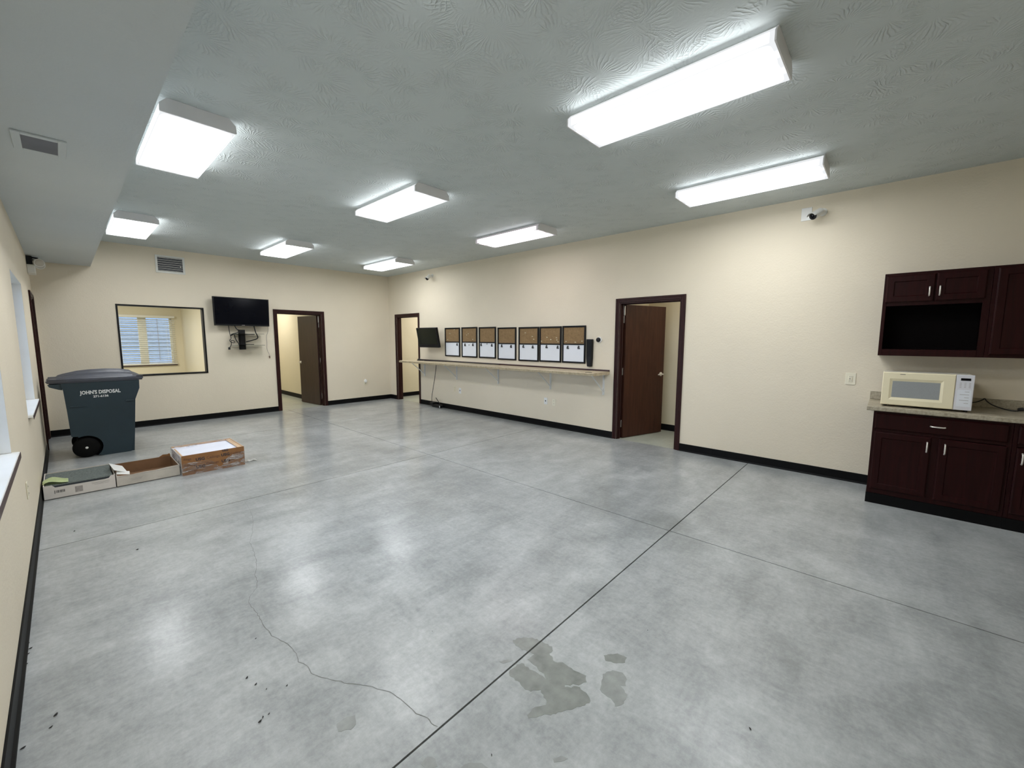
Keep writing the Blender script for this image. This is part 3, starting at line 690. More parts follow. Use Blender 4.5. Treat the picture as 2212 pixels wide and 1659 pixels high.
# ------------------------------------------------------------------ bulletin boards
BO = [(-2.247, -2.735, 1.138, 1.742), (-2.793, -3.262, 1.135, 1.745), (-3.316, -3.784, 1.135, 1.739), (-3.833, -4.303, 1.12, 1.722),
      (-4.364, -4.829, 1.115, 1.72), (-4.846, -5.307, 1.12, 1.72), (-5.327, -5.775, 1.122, 1.723)]
ORD = ['first', 'second', 'third', 'fourth', 'fifth', 'sixth', 'seventh']
BLAB = ['cork and dry erase board nearest the small tilted monitor', 'second cork and dry erase board from the tilted monitor',
        'third cork and dry erase board from the tilted monitor', 'middle cork and dry erase board with bare cork, fourth of seven',
        'fifth cork and dry erase board from the tilted monitor', 'sixth cork board with many pins, butting against the last one',
        'last cork and dry erase board beside the tall black speaker']
for i, (ya, yb, z0, z1) in enumerate(BO):
    bd = thing('bulletin_board', BLAB[i], 'bulletin board', (0, (ya + yb) / 2, z0), 'cork and dry erase boards above the shelf')
    y0, y1 = yb, ya; t = 0.027; zm = (z0 + z1) / 2 + 0.003; mb = MB()
    for a, b, c, d in ((y0, y0 + t, z0, z1), (y1 - t, y1, z0, z1), (y0 + t, y1 - t, z0, z0 + t), (y0 + t, y1 - t, z1 - t, z1), (y0 + t, y1 - t, zm - 0.010, zm + 0.010)):
        mb.box(-0.022, -0.0008, a, b, c, d)
    mb.build('frame', 'blackframe', bd, bevel=0.003)
    B(-0.011, -0.001, y0 + t, y1 - t, zm + 0.010, z1 - t).build('cork_panel', 'cork', bd)
    B(-0.012, -0.001, y0 + t, y1 - t, z0 + t, zm - 0.010).build('whiteboard_panel', 'board', bd)
MAG = {0: [(-2.647, 1.401)], 1: [(-2.898, 1.395), (-3.019, 1.38), (-3.137, 1.398)], 2: [(-3.38, 1.404), (-3.543, 1.405), (-3.677, 1.395)], 3: [(-3.943, 1.387), (-4.178, 1.381)], 4: [(-4.479, 1.385), (-4.697, 1.377)], 5: [(-5.002, 1.386), (-5.236, 1.381)], 6: [(-5.438, 1.381), (-5.648, 1.384)]}
PIN = {0: [(-2.431, 1.617), (-2.35, 1.493), (-2.576, 1.70)], 1: [(-2.958, 1.586), (-3.014, 1.611), (-3.146, 1.498)], 4: [(-4.533, 1.616), (-4.695, 1.553), (-4.726, 1.505)], 5: [(-5.02, 1.538), (-5.098, 1.5), (-5.216, 1.53), (-5.225, 1.492), (-5.248, 1.464), (-4.901, 1.471)], 6: [(-5.411, 1.469), (-5.591, 1.457), (-5.716, 1.475)]}
for i, lst in MAG.items():
    for k, (y, z) in enumerate(lst):
        small = len(lst) == 3 and k == 1
        s = 0.55 if small else 1.0; zz = z if small else z - 0.008
        mg = MB().lathe((-0.012, y, zz + 0.014 * s), (-1, 0, 0), [(0, 0.016 * s), (0.006, 0.016 * s), (0.009, 0.012 * s)], 12)
        if not small: mg.box(-0.021, -0.0125, y - 0.024, y + 0.018, zz - 0.024, zz - 0.004); mg.box(-0.016, -0.0125, y - 0.010, y + 0.026, zz - 0.004, zz + 0.004)
        where = 'only' if len(lst) == 1 else (['left', 'right'] if len(lst) == 2 else ['left', 'tiny middle', 'right'])[k]
        tag(mg.build('magnet_clip', 'magnet'), f'{where} dark magnet clip on the {ORD[i]} board from the monitor', 'magnet', 'magnet clips on the dry erase panels')
for i, lst in PIN.items():
    lst = sorted(lst, reverse=True); nms = {3: ['leftmost', 'middle', 'rightmost'], 6: ['leftmost', 'second', 'third', 'fourth', 'fifth', 'rightmost']}[len(lst)]
    for q_, (y, z) in enumerate(lst):
        pn = MB().lathe((-0.0112, y, z), (-1, 0.15, 0.1), [(0, 0.0065), (0.003, 0.007), (0.004, 0.004), (0.014, 0.0045), (0.017, 0.008), (0.020, 0.008)], 10)
        tag(pn.build('push_pin', 'pin'), f'{nms[q_]} pale push pin in the cork of the {ORD[i]} board from the monitor', 'push pin', f'push pins on the {ORD[i]} board')

# ------------------------------------------------------------------ monitor on arm by the far door
def monitor():
    c = Vector((-0.22, -1.92, 1.535))
    mo = thing('monitor', 'small black monitor tilted down on a wall arm beside the far doorway', 'monitor', c)
    W, H = 0.66, 0.43
    def lb(name, m, x0, x1, y0, y1, z0, z1, bev=0.0, par=None):
        mb = MB().box(x0, x1, y0, y1, z0, z1); o = mb.build(name, m, local=True, bevel=bev); o.parent = par or mo; o['org'] = (0, 0, 0); return o
    lb('housing', 'black', -0.02, 0.035, -W / 2, W / 2, -H / 2, H / 2, 0.006)
    lb('screen', 'screen2', -0.0225, -0.0205, -W / 2 + 0.035, W / 2 - 0.025, -H / 2 + 0.075, H / 2 - 0.022)
    lb('speaker_bar', 'blackframe', -0.026, -0.0205, -W / 2 + 0.02, W / 2 - 0.02, -H / 2 + 0.010, -H / 2 + 0.052, 0.002)
    lb('rear_bulge', 'black', 0.036, 0.07, -W / 2 + 0.12, W / 2 - 0.12, -H / 2 + 0.06, H / 2 - 0.08, 0.01)
    mo.rotation_euler = (0, math.radians(-11), math.radians(4))
    return mo
mo = monitor()
bpy.context.view_layer.update(); MI = mo.matrix_world.inverted()
for mb_, nm in ((B(-0.014, -0.0005, -2.02, -1.90, 1.43, 1.58), 'wall_plate'), (MB().bar((-0.012, -1.95, 1.505), (-0.145, -1.93, 1.52), 0.03, 0.045), 'arm')):
    o = mb_.build(nm, 'black', local=True, bevel=0.003); o.parent = mo; o.matrix_parent_inverse = MI

# cables on the far end of the shelf
cb = MB()
cb.tube([(-0.10, -1.36, 1.03), (-0.18, -1.42, 1.028), (-0.16, -1.62, 1.028), (-0.08, -1.80, 1.028), (-0.06, -2.1, 1.028), (-0.035, -2.5, 1.028), (-0.032, -3.1, 1.028), (-0.03, -3.9, 1.028)], 0.008)
cb.tube([(-0.15, -1.40, 1.03), (-0.08, -1.44, 1.045), (-0.10, -1.60, 1.032), (-0.20, -1.72, 1.028), (-0.12, -1.95, 1.028), (-0.055, -2.35, 1.028)], 0.009)
cb.tube([(-0.12, -1.38, 1.035), (-0.20, -1.50, 1.04), (-0.14, -1.56, 1.045), (-0.06, -1.46, 1.04), (-0.12, -1.38, 1.05)], 0.009)
o = cb.build('cable', 'cable', local=True, smooth=True); o.parent = mo; o.matrix_parent_inverse = MI
rt = thing('router', 'small black network box with stub antenna on the floor against the baseboard', 'router', (-0.065, -2.05, 0))
B(-0.115, -0.022, -2.17, -1.88, 0.004, 0.062).build('case', 'black', rt, bevel=0.006)
B(-0.12, -0.03, -1.90, -1.80, 0.035, 0.10).build('adapter', 'black', rt, bevel=0.006)
MB().cyl((-0.06, -2.12, 0.06), (-0.09, -1.99, 0.215), 0.007, 8).build('antenna', 'black', rt)
MB().tube([(-0.10, -2.035, 0.976), (-0.10, -2.03, 0.90), (-0.10, -1.99, 0.70), (-0.10, -1.91, 0.42), (-0.10, -1.85, 0.20), (-0.085, -1.84, 0.095)], 0.0065).build('cord', 'cable', rt, smooth=True)
B(-0.119, -0.1155, -2.165, -2.145, 0.012, 0.052).build('badge', 'letter', rt)
for y in (-2.14, -1.91): B(-0.10, -0.04, y, y + 0.02, 0.0, 0.004).build('foot', 'rubber', rt)

# speaker and round sensor
sp = MB().loft([[(x, y, z) for x, y in ((-0.0008, yc - w), (-0.040, yc - w), (-0.052, yc - w * 0.7), (-0.052, yc + w * 0.7), (-0.040, yc + w), (-0.0008, yc + w))]
     for z, w, yc in ((1.082, 0.036, -5.862), (1.086, 0.039, -5.862), (1.21, 0.052, -5.858), (1.50, 0.054, -5.858), (1.508, 0.050, -5.858))])
spk = thing('speaker', 'tall slim black tapering speaker on the wall beside the last board', 'speaker', (-0.05, -5.905, 1.046))
sp.build('cabinet', 'black', spk, bevel=0.003)
B(-0.0545, -0.0525, -5.889, -5.827, 1.24, 1.48).build('speaker_cloth', 'blackframe', spk)
th = thing('wall_sensor', 'round black domed sensor on a white ring near the open brown door', 'sensor', (0, -6.007, 1.499))
MB().lathe((-0.0005, -6.015, 1.497), (-1, 0, 0), [(0, 0.046), (0.014, 0.046), (0.018, 0.042), (0.02, 0.036)], 28).build('ring', 'white', th, smooth=True)
MB().lathe((-0.0206, -6.010, 1.499), (-1, 0, 0), [(0, 0.036), (0.012, 0.036), (0.022, 0.031), (0.028, 0.020), (0.030, 0.004)], 28).build('dome', 'black', th, smooth=True)
tag(MB().obox(Vector((-0.39, -6.075, 1.0225)), 0.035, 0.10, 0.004, Matrix.Rotation(0.15, 3, 'Z')).build('dark_strip', 'blackframe', bevel=0.001), 'flat dark strip lying on the near end of the long shelf', 'strip')

# ------------------------------------------------------------------ outlets and switches
def plate(name, label, cat, pos, axis, w=0.072, h=0.116, m='ivory', style='duplex'):
    """axis 'R': on the right wall (normal -x); 'B': on the back wall (normal -y); 'L': left wall (normal +x)"""
    x, y, z = pos; o = thing(name, label, cat, (x, y, z - h / 2))
    def bx(nm, mm, u0, u1, z0, z1, d0, d1, bev=0.0):
        if axis == 'R': b = B(-d1, -d0, y + u0, y + u1, z + z0, z + z1)
        elif axis == 'L': b = B(XL + d0, XL + d1, y + u0, y + u1, z + z0, z + z1)
        else: b = B(x + u0, x + u1, -d1, -d0, z + z0, z + z1)
        return b.build(nm, mm, o, bevel=bev)
    bx('cover', m, -w / 2, w / 2, -h / 2, h / 2, 0.0005, 0.006, 0.002)
    if style == 'duplex':
        for k in (-0.024, 0.024):
            r = bx('receptacle', m, -0.017, 0.017, k - 0.014, k + 0.014, 0.0062, 0.009, 0.002)
            bx('slot', 'dark', -0.008, -0.005, k - 0.004, k + 0.006, 0.0091, 0.0095); bx('slot', 'dark', 0.005, 0.008, k - 0.004, k + 0.006, 0.0091, 0.0095)
    elif style == 'gfci':
        bx('receptacle', m, -0.017, 0.017, -0.034, 0.034, 0.0062, 0.010, 0.002)
        for k in (-0.022, 0.022):
            bx('slot', 'inkgrey', -0.008, -0.005, k - 0.004, k + 0.006, 0.0101, 0.0105); bx('slot', 'inkgrey', 0.005, 0.008, k - 0.004, k + 0.006, 0.0101, 0.0105)
        bx('button', m, -0.010, -0.001, -0.005, 0.005, 0.0101, 0.0125); bx('button', 'inkgrey', 0.001, 0.010, -0.005, 0.005, 0.0101, 0.0125)
    elif style == 'jack':
        bx('jack', 'dark', -0.011, 0.011, -0.009, 0.013, 0.0062, 0.010, 0.002)
    return o
plate('wall_outlet', 'cream blank-looking outlet plate under the shelf, left one of the far pair', 'outlet', (0, -2.546, 0.45), 'R', m='wall2')
plate('cable_jack', 'white plate with a dark jack under the shelf, right one of the far pair', 'outlet', (0, -2.712, 0.425), 'R', m='white', style='jack')
plate('cable_jack', 'white plate with a dark jack under the shelf, left one of the near pair', 'outlet', (0, -4.988, 0.444), 'R', m='white', style='jack')
plate('wall_outlet', 'cream outlet plate under the shelf, right one of the near pair', 'outlet', (0, -5.167, 0.437), 'R', m='ivory')
plate('wall_outlet', 'ivory safety outlet with test buttons left of the microwave', 'outlet', (0, -9.033, 1.10), 'R', w=0.086, h=0.124, m='ivory', style='gfci')
plate('wall_outlet', 'narrow cream outlet low on the left wall under the near window', 'outlet', (XL, -5.0, 0.46), 'L', m='ivory')
bo = plate('wall_outlet', 'outlet low on the back wall near the corner under a plug-in', 'outlet', (-0.697, 0, 0.455), 'B', m='ivory')
pg = thing('air_freshener', 'white rounded plug-in hanging on the low outlet of the back wall', 'air freshener', (-0.697, 0, 0.46))
MB().loft([[(-0.697 + r * math.cos(a) * 0.030, -0.0105 - d, 0.495 + r * math.sin(a) * 0.042) for a in [2 * PI * i / 20 for i in range(20)]] for d, r in ((0, 1), (0.035, 1), (0.045, 0.85), (0.048, 0.5))]).build('body', 'white', pg, smooth=True)
MB().cyl((-0.697, -0.035, 0.430), (-0.697, -0.035, 0.452), 0.017, 14).build('refill', 'warm', pg)

# ------------------------------------------------------------------ security cameras and emergency light
def sec_cam(pos, label, plate_y=None, s=1.0, aim=(-0.8, 0.42, -0.45)):
    x, y, z = pos; o = thing('security_camera', label, 'security camera', (0, y, z))
    if plate_y is not None: B(-0.008, -0.0005, plate_y[0], plate_y[1], plate_y[2], plate_y[3]).build('wall_plate', 'white', o, bevel=0.002)
    base = Vector((0, y - 0.10 * s, z - 0.005)); d = Vector(aim).normalized()
    MB().lathe(base + Vector((-0.0005, 0, 0)), (-1, 0, 0), [(0, 0.032 * s), (0.008, 0.032 * s), (0.014, 0.022 * s), (0.030, 0.014 * s)], 18).build('base', 'white', o, smooth=True)
    joint = base + Vector((-0.045 * s, 0, 0)); MB().lathe(joint - Vector((0.016 * s, 0, 0)), (1, 0, 0), [(0, 0.004), (0.005 * s, 0.012 * s), (0.016 * s, 0.017 * s), (0.027 * s, 0.012 * s), (0.033 * s, 0.004)], 14).build('swivel', 'nickel', o, smooth=True)
    a = joint + d * 0.015 * s; b = a + d * 0.10 * s
    MB().lathe(a, d, [(0, 0.018 * s), (0.008 * s, 0.026 * s), (0.085 * s, 0.028 * s), (0.10 * s, 0.029 * s)], 20).build('housing', 'white', o, smooth=True)
    MB().lathe(b + d * 0.0008, d, [(0, 0.027 * s), (0.010 * s, 0.027 * s), (0.012 * s, 0.020 * s)], 20).build('face', 'black', o)
    MB().lathe(b + d * 0.014 * s, d, [(0, 0.012 * s), (0.003 * s, 0.012 * s), (0.006 * s, 0.007 * s)], 16).build('lens', 'screen', o)
    up = Vector((0, 0, 1)); rgt = d.cross(up).normalized(); up = rgt.cross(d)
    ring = lambda c: [c + (rgt * math.cos(t) + up * math.sin(t)) * 0.034 * s for t in [PI * (0.08 + 0.84 * k / 12) for k in range(13)]]
    mb = MB(); A, C = ring(a + d * 0.01), ring(b + d * 0.03 * s)
    va = [mb.bm.verts.new(p) for p in A]; vc = [mb.bm.verts.new(p) for p in C]
    for i in range(12): mb.bm.faces.new([va[i], va[i + 1], vc[i + 1], vc[i]])
    mb.build('sunshade', 'white', o, smooth=True)
    return o
sec_cam((0, -8.555, 2.862), 'white and black bullet security camera beside a blank plate above the cupboards', (-8.585, -8.49, 2.795, 2.93), 1.25)
sec_cam((0, -1.70, 2.885), 'tiny far security camera high on the wall above the far doorway', None, 1.25, (-0.75, -0.25, -0.55))

em = thing('emergency_light', 'cream emergency light with two lamp heads high on the left wall corner', 'emergency light', (XL, -0.48, 2.38))
B(XL + 0.0005, XL + 0.075, -0.64, -0.34, 2.385, 2.50).build('case', 'vent', em, bevel=0.006)
B(XL + 0.0005, XL + 0.055, -0.60, -0.38, 2.5005, 2.617).build('upper_case', 'dark', em, bevel=0.004)
for y in (-0.62, -0.36):
    MB().bar((XL + 0.05, y + 0.02, 2.595), (XL + 0.11, y - 0.02, 2.585), 0.02, 0.02).build('head_arm', 'black', em, bevel=0.003)
    hd = MB().lathe((XL + 0.105, y - 0.01, 2.53), (0.35, -0.9, -0.15), [(-0.03, 0.025), (-0.02, 0.045), (0.035, 0.055), (0.042, 0.055)], 18).build('lamp_head', 'vent', em, smooth=True)
    MB().lathe(Vector((XL + 0.105, y - 0.01, 2.53)) + Vector((0.35, -0.9, -0.15)).normalized() * 0.043, (0.35, -0.9, -0.15), [(0, 0.047), (0.004, 0.03)], 18).build('lens', 'warm', hd)

# ------------------------------------------------------------------ television, shelf bracket, cables
tv = thing('television', 'large black flat television mounted high on the back wall', 'television', (-3.215, -0.10, 1.742))
mb = MB().loft([[(-3.672, y0, 1.745), (-2.765, y0, 1.745), (-2.752, y0, 2.272), (-3.676, y0, 2.272)] for y0 in (-0.158, -0.115)])
mb.build('housing', 'blackframe', tv, bevel=0.004)
B(-3.655, -2.772, -0.1605, -0.1585, 1.772, 2.258).build('screen', 'screen', tv)
B(-3.55, -2.87, -0.115, -0.075, 1.80, 2.15).build('rear_cover', 'black', tv, bevel=0.012)
B(-3.24, -3.19, -0.1615, -0.1585, 1.752, 1.760).build('badge', 'inkgrey', tv)
B(-3.35, -3.08, -0.075, -0.0005, 1.86, 2.08).build('wall_mount', 'black', tv, bevel=0.003)
ms = thing('media_shelf', 'black wall bracket with two thin glass shelves under the television', 'shelf', (-3.217, 0, 1.29))
mb = MB().loft([[(x, y, z) for x, y in ((-3.272, -0.0005), (-3.272, -0.045), (-3.255, -0.062), (-3.180, -0.062), (-3.163, -0.045), (-3.163, -0.0005))] for z in (1.292, 1.672)])
mb.build('column', 'black', ms, bevel=0.004)
for z, xa, xb in ((1.592, -3.40, -2.885), (1.374, -3.415, -2.88)):
    mb = MB().loft([[(xa, -0.03, zz), (xb, -0.03, zz), (xb, -0.22, zz), (xb - 0.04, -0.25, zz), (xa + 0.04, -0.25, zz), (xa, -0.22, zz)] for zz in (z, z + 0.006)])
    mb.build('glass_shelf', 'shelfglass', ms)
for z, xa, xb in ((1.578, -3.36, -3.03), (1.385, -3.30, -3.05)):
    B(xa, xb, -0.15, -0.063, z, z + 0.012).build('shelf_arm', 'black', ms, bevel=0.003)
tc = MB()
tc.tube([(-3.345, -0.09, 1.76), (-3.32, -0.10, 1.68), (-3.27, -0.16, 1.655), (-3.30, -0.18, 1.62), (-3.42, -0.17, 1.59), (-3.44, -0.16, 1.55), (-3.37, -0.15, 1.60), (-3.36, -0.14, 1.50), (-3.30, -0.13, 1.40)], 0.0075)
tc.tube([(-3.02, -0.09, 1.76), (-3.00, -0.10, 1.62), (-2.97, -0.12, 1.55), (-2.98, -0.14, 1.505), (-3.06, -0.14, 1.475), (-3.17, -0.09, 1.44)], 0.0095)
tag(tc.build('cable', 'cable', smooth=True), 'thick black cables looping from the television to its bracket', 'cable')
tc = MB()
tc.tube([(-3.44, -0.09, 1.76), (-3.435, -0.10, 1.60), (-3.41, -0.11, 1.50), (-3.455, -0.12, 1.47), (-3.42, -0.12, 1.43), (-3.36, -0.12, 1.42), (-3.38, -0.12, 1.47), (-3.43, -0.11, 1.47), (-3.41, -0.10, 1.40), (-3.45, -0.09, 1.325)], 0.006)
tc.box(-3.468, -3.438, -0.10, -0.075, 1.295, 1.34)
tag(tc.build('cable', 'cable', smooth=True), 'knotted black cord with plug hanging left under the television', 'cable')
tc = MB().tube([(-2.76, -0.06, 1.76), (-2.755, -0.05, 1.66), (-2.80, -0.04, 1.55), (-2.785, -0.03, 1.42), (-2.80, -0.03, 1.28), (-2.76, -0.03, 1.20), (-2.755, -0.03, 1.15)], 0.0035)
c2 = thing('antenna_cord', 'thin pale cord hanging from the television near the back door', 'cord', (-2.78, -0.03, 1.1))
tc.build('wire', 'inkgrey', c2, smooth=True); MB().cyl((-2.755, -0.03, 1.155), (-2.752, -0.03, 1.11), 0.009, 10).build('plug', 'ink2', c2)

# ------------------------------------------------------------------ kitchen units
def shaker(par, name, y0, y1, z0, z1, xf, thick=0.02, rail=0.052, flat=False):
    """cabinet door or drawer front; y0<y1, front face at x = xf (towards -x)"""
    bm = bmesh.new(); xb = xf + thick
    def ring(a, x): return [bm.verts.new((x, y0 + a, z0 + a)), bm.verts.new((x, y1 - a, z0 + a)), bm.verts.new((x, y1 - a, z1 - a)), bm.verts.new((x, y0 + a, z1 - a))]
    R = [ring(0, xb), ring(0, xf + 0.008), ring(0.009, xf)]
    if flat: R += [ring(0.016, xf)]
    else: R += [ring(rail, xf), ring(rail + 0.006, xf + 0.007), ring(rail + 0.008, xf + 0.007)]
    for a, b in zip(R, R[1:]):
        for i in range(4): bm.faces.new([a[i], a[(i + 1) % 4], b[(i + 1) % 4], b[i]])
    bm.faces.new(R[0]); bm.faces.new(R[-1])
    mb = MB(); mb.bm.free(); mb.bm = bm
    return mb.build(name, 'cab', par)
def pull(par, c, vertical=True, L=0.085, xf=0.0):
    c = Vector(c); d = Vector((0, 0, 1)) if vertical else Vector((0, 1, 0))
    a, b = c - d * L / 2, c + d * L / 2; o = Vector((-0.024, 0, 0))
    MB().tube([a, a + o * 0.6, a + o + d * 0.012, c + o * 1.15, b + o - d * 0.012, b + o * 0.6, b], 0.0055, 8, 2).build('handle', 'nickel', par, smooth=True)

bc = thing('base_cabinet', 'dark mahogany base cabinet with one drawer over two doors below the microwave', 'cabinet', (-0.3, -9.665, 0))
mb = MB(); mb.box(-0.58, -0.001, -10.078, -9.25, 0.0, 0.865); mb.build('body', 'cab', bc, bevel=0.002)
mb = MB()
for a, b, c, d in ((-9.275, -9.25, 0.095, 0.865), (-10.078, -10.05, 0.095, 0.865), (-10.05, -9.275, 0.83, 0.865), (-10.05, -9.275, 0.675, 0.715), (-10.05, -9.275, 0.095, 0.15), (-9.69, -9.63, 0.15, 0.675)): mb.box(-0.60, -0.5805, a, b, c, d)
mb.build('face_frame', 'cab', bc, bevel=0.0015)
dr = shaker(bc, 'drawer', -10.057, -9.264, 0.703, 0.845, -0.62, flat=True); pull(dr, (-0.62, -9.665, 0.772), False)
dd = shaker(bc, 'door', -9.636, -9.268, 0.14, 0.676, -0.62); pull(dd, (-0.62, -9.612, 0.588))
dd = shaker(bc, 'door', -10.060, -9.682, 0.137, 0.672, -0.62); pull(dd, (-0.62, -9.719, 0.588))
B(-0.603, -0.5995, -10.078, -9.247, 0.0, 0.094).build('toe_base', 'rubber', bc); B(-0.60, -0.02, -9.2495, -9.2465, 0.0, 0.094).build('toe_base', 'rubber', bc)
bc2 = thing('base_cabinet', 'dark mahogany base cabinet cut off by the right edge, lone drawer and door', 'cabinet', (-0.3, -10.33, 0))
B(-0.58, -0.001, -10.60, -10.0795, 0.0, 0.865).build('body', 'cab', bc2, bevel=0.002)
mb = MB()
for a, b, c, d in ((-10.105, -10.0795, 0.095, 0.865), (-10.60, -10.575, 0.095, 0.865), (-10.575, -10.105, 0.83, 0.865), (-10.575, -10.105, 0.675, 0.715), (-10.575, -10.105, 0.095, 0.15)): mb.box(-0.60, -0.5805, a, b, c, d)
mb.build('face_frame', 'cab', bc2, bevel=0.0015)
dr = shaker(bc2, 'drawer', -10.578, -10.105, 0.703, 0.845, -0.62, flat=True); pull(dr, (-0.62, -10.34, 0.772), False)
dd = shaker(bc2, 'door', -10.578, -10.105, 0.137, 0.672, -0.62); pull(dd, (-0.62, -10.134, 0.588))
B(-0.603, -0.5995, -10.60, -10.079, 0.0, 0.094).build('toe_base', 'rubber', bc2)

ct = thing('countertop', 'beige stone-look laminate countertop with low backsplash under the microwave', 'countertop', (-0.3, -9.9, 0.866))
MB().prism([(-0.001, 0.866), (-0.632, 0.866), (-0.638, 0.872), (-0.638, 0.900), (-0.632, 0.906), (-0.001, 0.906)], 1, -10.62, -9.20).build('slab', 'counter', ct)
B(-0.020, -0.001, -10.62, -9.20, 0.9062, 0.985).build('backsplash', 'counter', ct, bevel=0.002)

uc = thing('wall_cabinet', 'dark mahogany wall cabinet with two small doors over an open black niche', 'cabinet', (-0.16, -9.57, 1.36))
mb = MB(); y0, y1, z0, z1 = -9.903, -9.232, 1.36, 2.117
mb.box(-0.31, -0.001, y1 - 0.016, y1, z0, z1); mb.box(-0.31, -0.001, y0, y0 + 0.016, z0, z1); mb.box(-0.31, -0.001, y0 + 0.016, y1 - 0.016, z1 - 0.016, z1)
mb.box(-0.31, -0.001, y0 + 0.016, y1 - 0.016, 1.835, 1.85); mb.box(-0.31, -0.001, y0 + 0.016, y1 - 0.016, 1.40, 1.416); mb.box(-0.31, -0.001, y0 + 0.016, y1 - 0.016, z0, z0 + 0.012)
mb.build('body', 'cab', uc)
mb = MB()
mb.box(-0.010, -0.002, y0 + 0.017, y1 - 0.017, 1.417, 1.834); mb.box(-0.309, -0.011, y1 - 0.0195, y1 - 0.0165, 1.417, 1.834); mb.box(-0.309, -0.011, y0 + 0.0165, y0 + 0.0195, 1.417, 1.834); mb.box(-0.309, -0.011, y0 + 0.02, y1 - 0.02, 1.831, 1.8345)
mb.build('niche_lining', 'cabin', uc)
mb = MB()
for a, b, c, d in ((y1 - 0.026, y1, z0, z1), (y0, y0 + 0.043, z0, z1), (y0 + 0.043, y1 - 0.026, z1 - 0.03, z1), (y0 + 0.043, y1 - 0.026, 1.82, 1.858), (y0 + 0.043, y1 - 0.026, z0, 1.42), (-9.585, -9.56, 1.858, z1 - 0.03)): mb.box(-0.33, -0.3105, a, b, c, d)
mb.build('face_frame', 'cab', uc, bevel=0.0015)
dd = shaker(uc, 'door', -9.568, -9.248, 1.851, 2.092, -0.35); pull(dd, (-0.35, -9.535, 1.937), L=0.078)
dd = shaker(uc, 'door', -9.872, -9.576, 1.853, 2.094, -0.35); pull(dd, (-0.35, -9.599, 1.937), L=0.078)
uc2 = thing('wall_cabinet', 'dark mahogany wall cabinet with tall door, cut off by the right edge', 'cabinet', (-0.16, -10.2, 1.36))
B(-0.31, -0.001, -10.60, -9.9045, 1.36, 2.117).build('body', 'cab', uc2, bevel=0.001)
B(-0.33, -0.3105, -10.60, -9.9045, 1.36, 2.117).build('face_frame', 'cab', uc2, bevel=0.0015)
dd = shaker(uc2, 'door', -10.24, -9.928, 1.384, 2.096, -0.35); pull(dd, (-0.35, -10.21, 1.45), L=0.078)
dd = shaker(uc2, 'door', -10.575, -10.263, 1.384, 2.096, -0.35); pull(dd, (-0.35, -10.293, 1.45), L=0.078)

# microwave
mw = thing('microwave', 'cream microwave oven with grey window and white keypad on the countertop', 'microwave', (-0.35, -9.57, 0.906))
mb = MB().loft([[(x, -9.848, z), (x, -9.287, z), (x, -9.287, z2), (x, -9.848, z2)] for x, z, z2 in ((-0.535, 0.922, 1.214), (-0.16, 0.922, 1.214))])
mb.build('case', 'mwbody', mw, bevel=0.006)
bm = bmesh.new()
def rg(x, a0, a1, c0, c1): return [bm.verts.new((x, a0, c0)), bm.verts.new((x, a1, c0)), bm.verts.new((x, a1, c1)), bm.verts.new((x, a0, c1))]
R = [rg(-0.536, -9.742, -9.287, 0.924, 1.219), rg(-0.552, -9.742, -9.287, 0.924, 1.219), rg(-0.558, -9.737, -9.292, 0.929, 1.212), rg(-0.558, -9.675, -9.336, 0.972, 1.163), rg(-0.550, -9.658, -9.353, 0.993, 1.142)]
for a, b in zip(R, R[1:]):
    for i in range(4): bm.faces.new([a[i], a[(i + 1) % 4], b[(i + 1) % 4], b[i]])
bm.faces.new(R[0]); bm.faces.new(R[-1]); mb = MB(); mb.bm.free(); mb.bm = bm
dr = mb.build('door', 'cream', mw)
B(-0.5512, -0.5502, -9.656, -9.355, 0.995, 1.140).build('window', 'mwwin', dr)
B(-0.5592, -0.5582, -9.435, -9.40, 1.200, 1.204).build('badge', 'ink', dr)
cp = B(-0.556, -0.536, -9.848, -9.744, 0.924, 1.219).build('control_panel', 'mwpanel', mw, bevel=0.003)
B(-0.5572, -0.5562, -9.826, -9.770, 1.172, 1.192).build('display', 'screen', cp)
B(-0.5570, -0.5562, -9.838, -9.757, 0.955, 1.095).build('keypad', 'board', cp)
k = MB()
for r in range(4):
    for c in range(3): k.box(-0.5576, -0.5571, -9.829 + c * 0.026, -9.818 + c * 0.026, 1.150 - r * 0.012, 1.153 - r * 0.012)
for r in range(5): k.box(-0.5576, -0.5571, -9.825, -9.772 if r % 2 else -9.80, 1.078 - r * 0.024, 1.081 - r * 0.024)
kk = k.build('key_print', 'inkgrey', cp); kk['kind'] = 'stuff'
for x in (-0.50, -0.2):
    for y in (-9.82, -9.32): MB().cyl((x, y, 0.9062), (x, y, 0.923), 0.012, 12).build('foot', 'black', mw)
MB().tube([(-0.158, -9.82, 0.955), (-0.13, -9.86, 0.948), (-0.08, -9.92, 0.950), (-0.034, -9.965, 0.975), (-0.030, -9.975, 0.990), (-0.045, -9.985, 0.965), (-0.09, -10.02, 0.935), (-0.15, -10.08, 0.915), (-0.20, -10.125, 0.912), (-0.19, -10.15, 0.914)], 0.0045).build('cord', 'cable', mw, smooth=True)
MB().lathe((-0.19, -10.145, 0.925), (0.15, -0.9, 0.15), [(0, 0.008), (0.006, 0.015), (0.03, 0.017), (0.036, 0.012)], 14).build('plug', 'cable', mw, smooth=True)

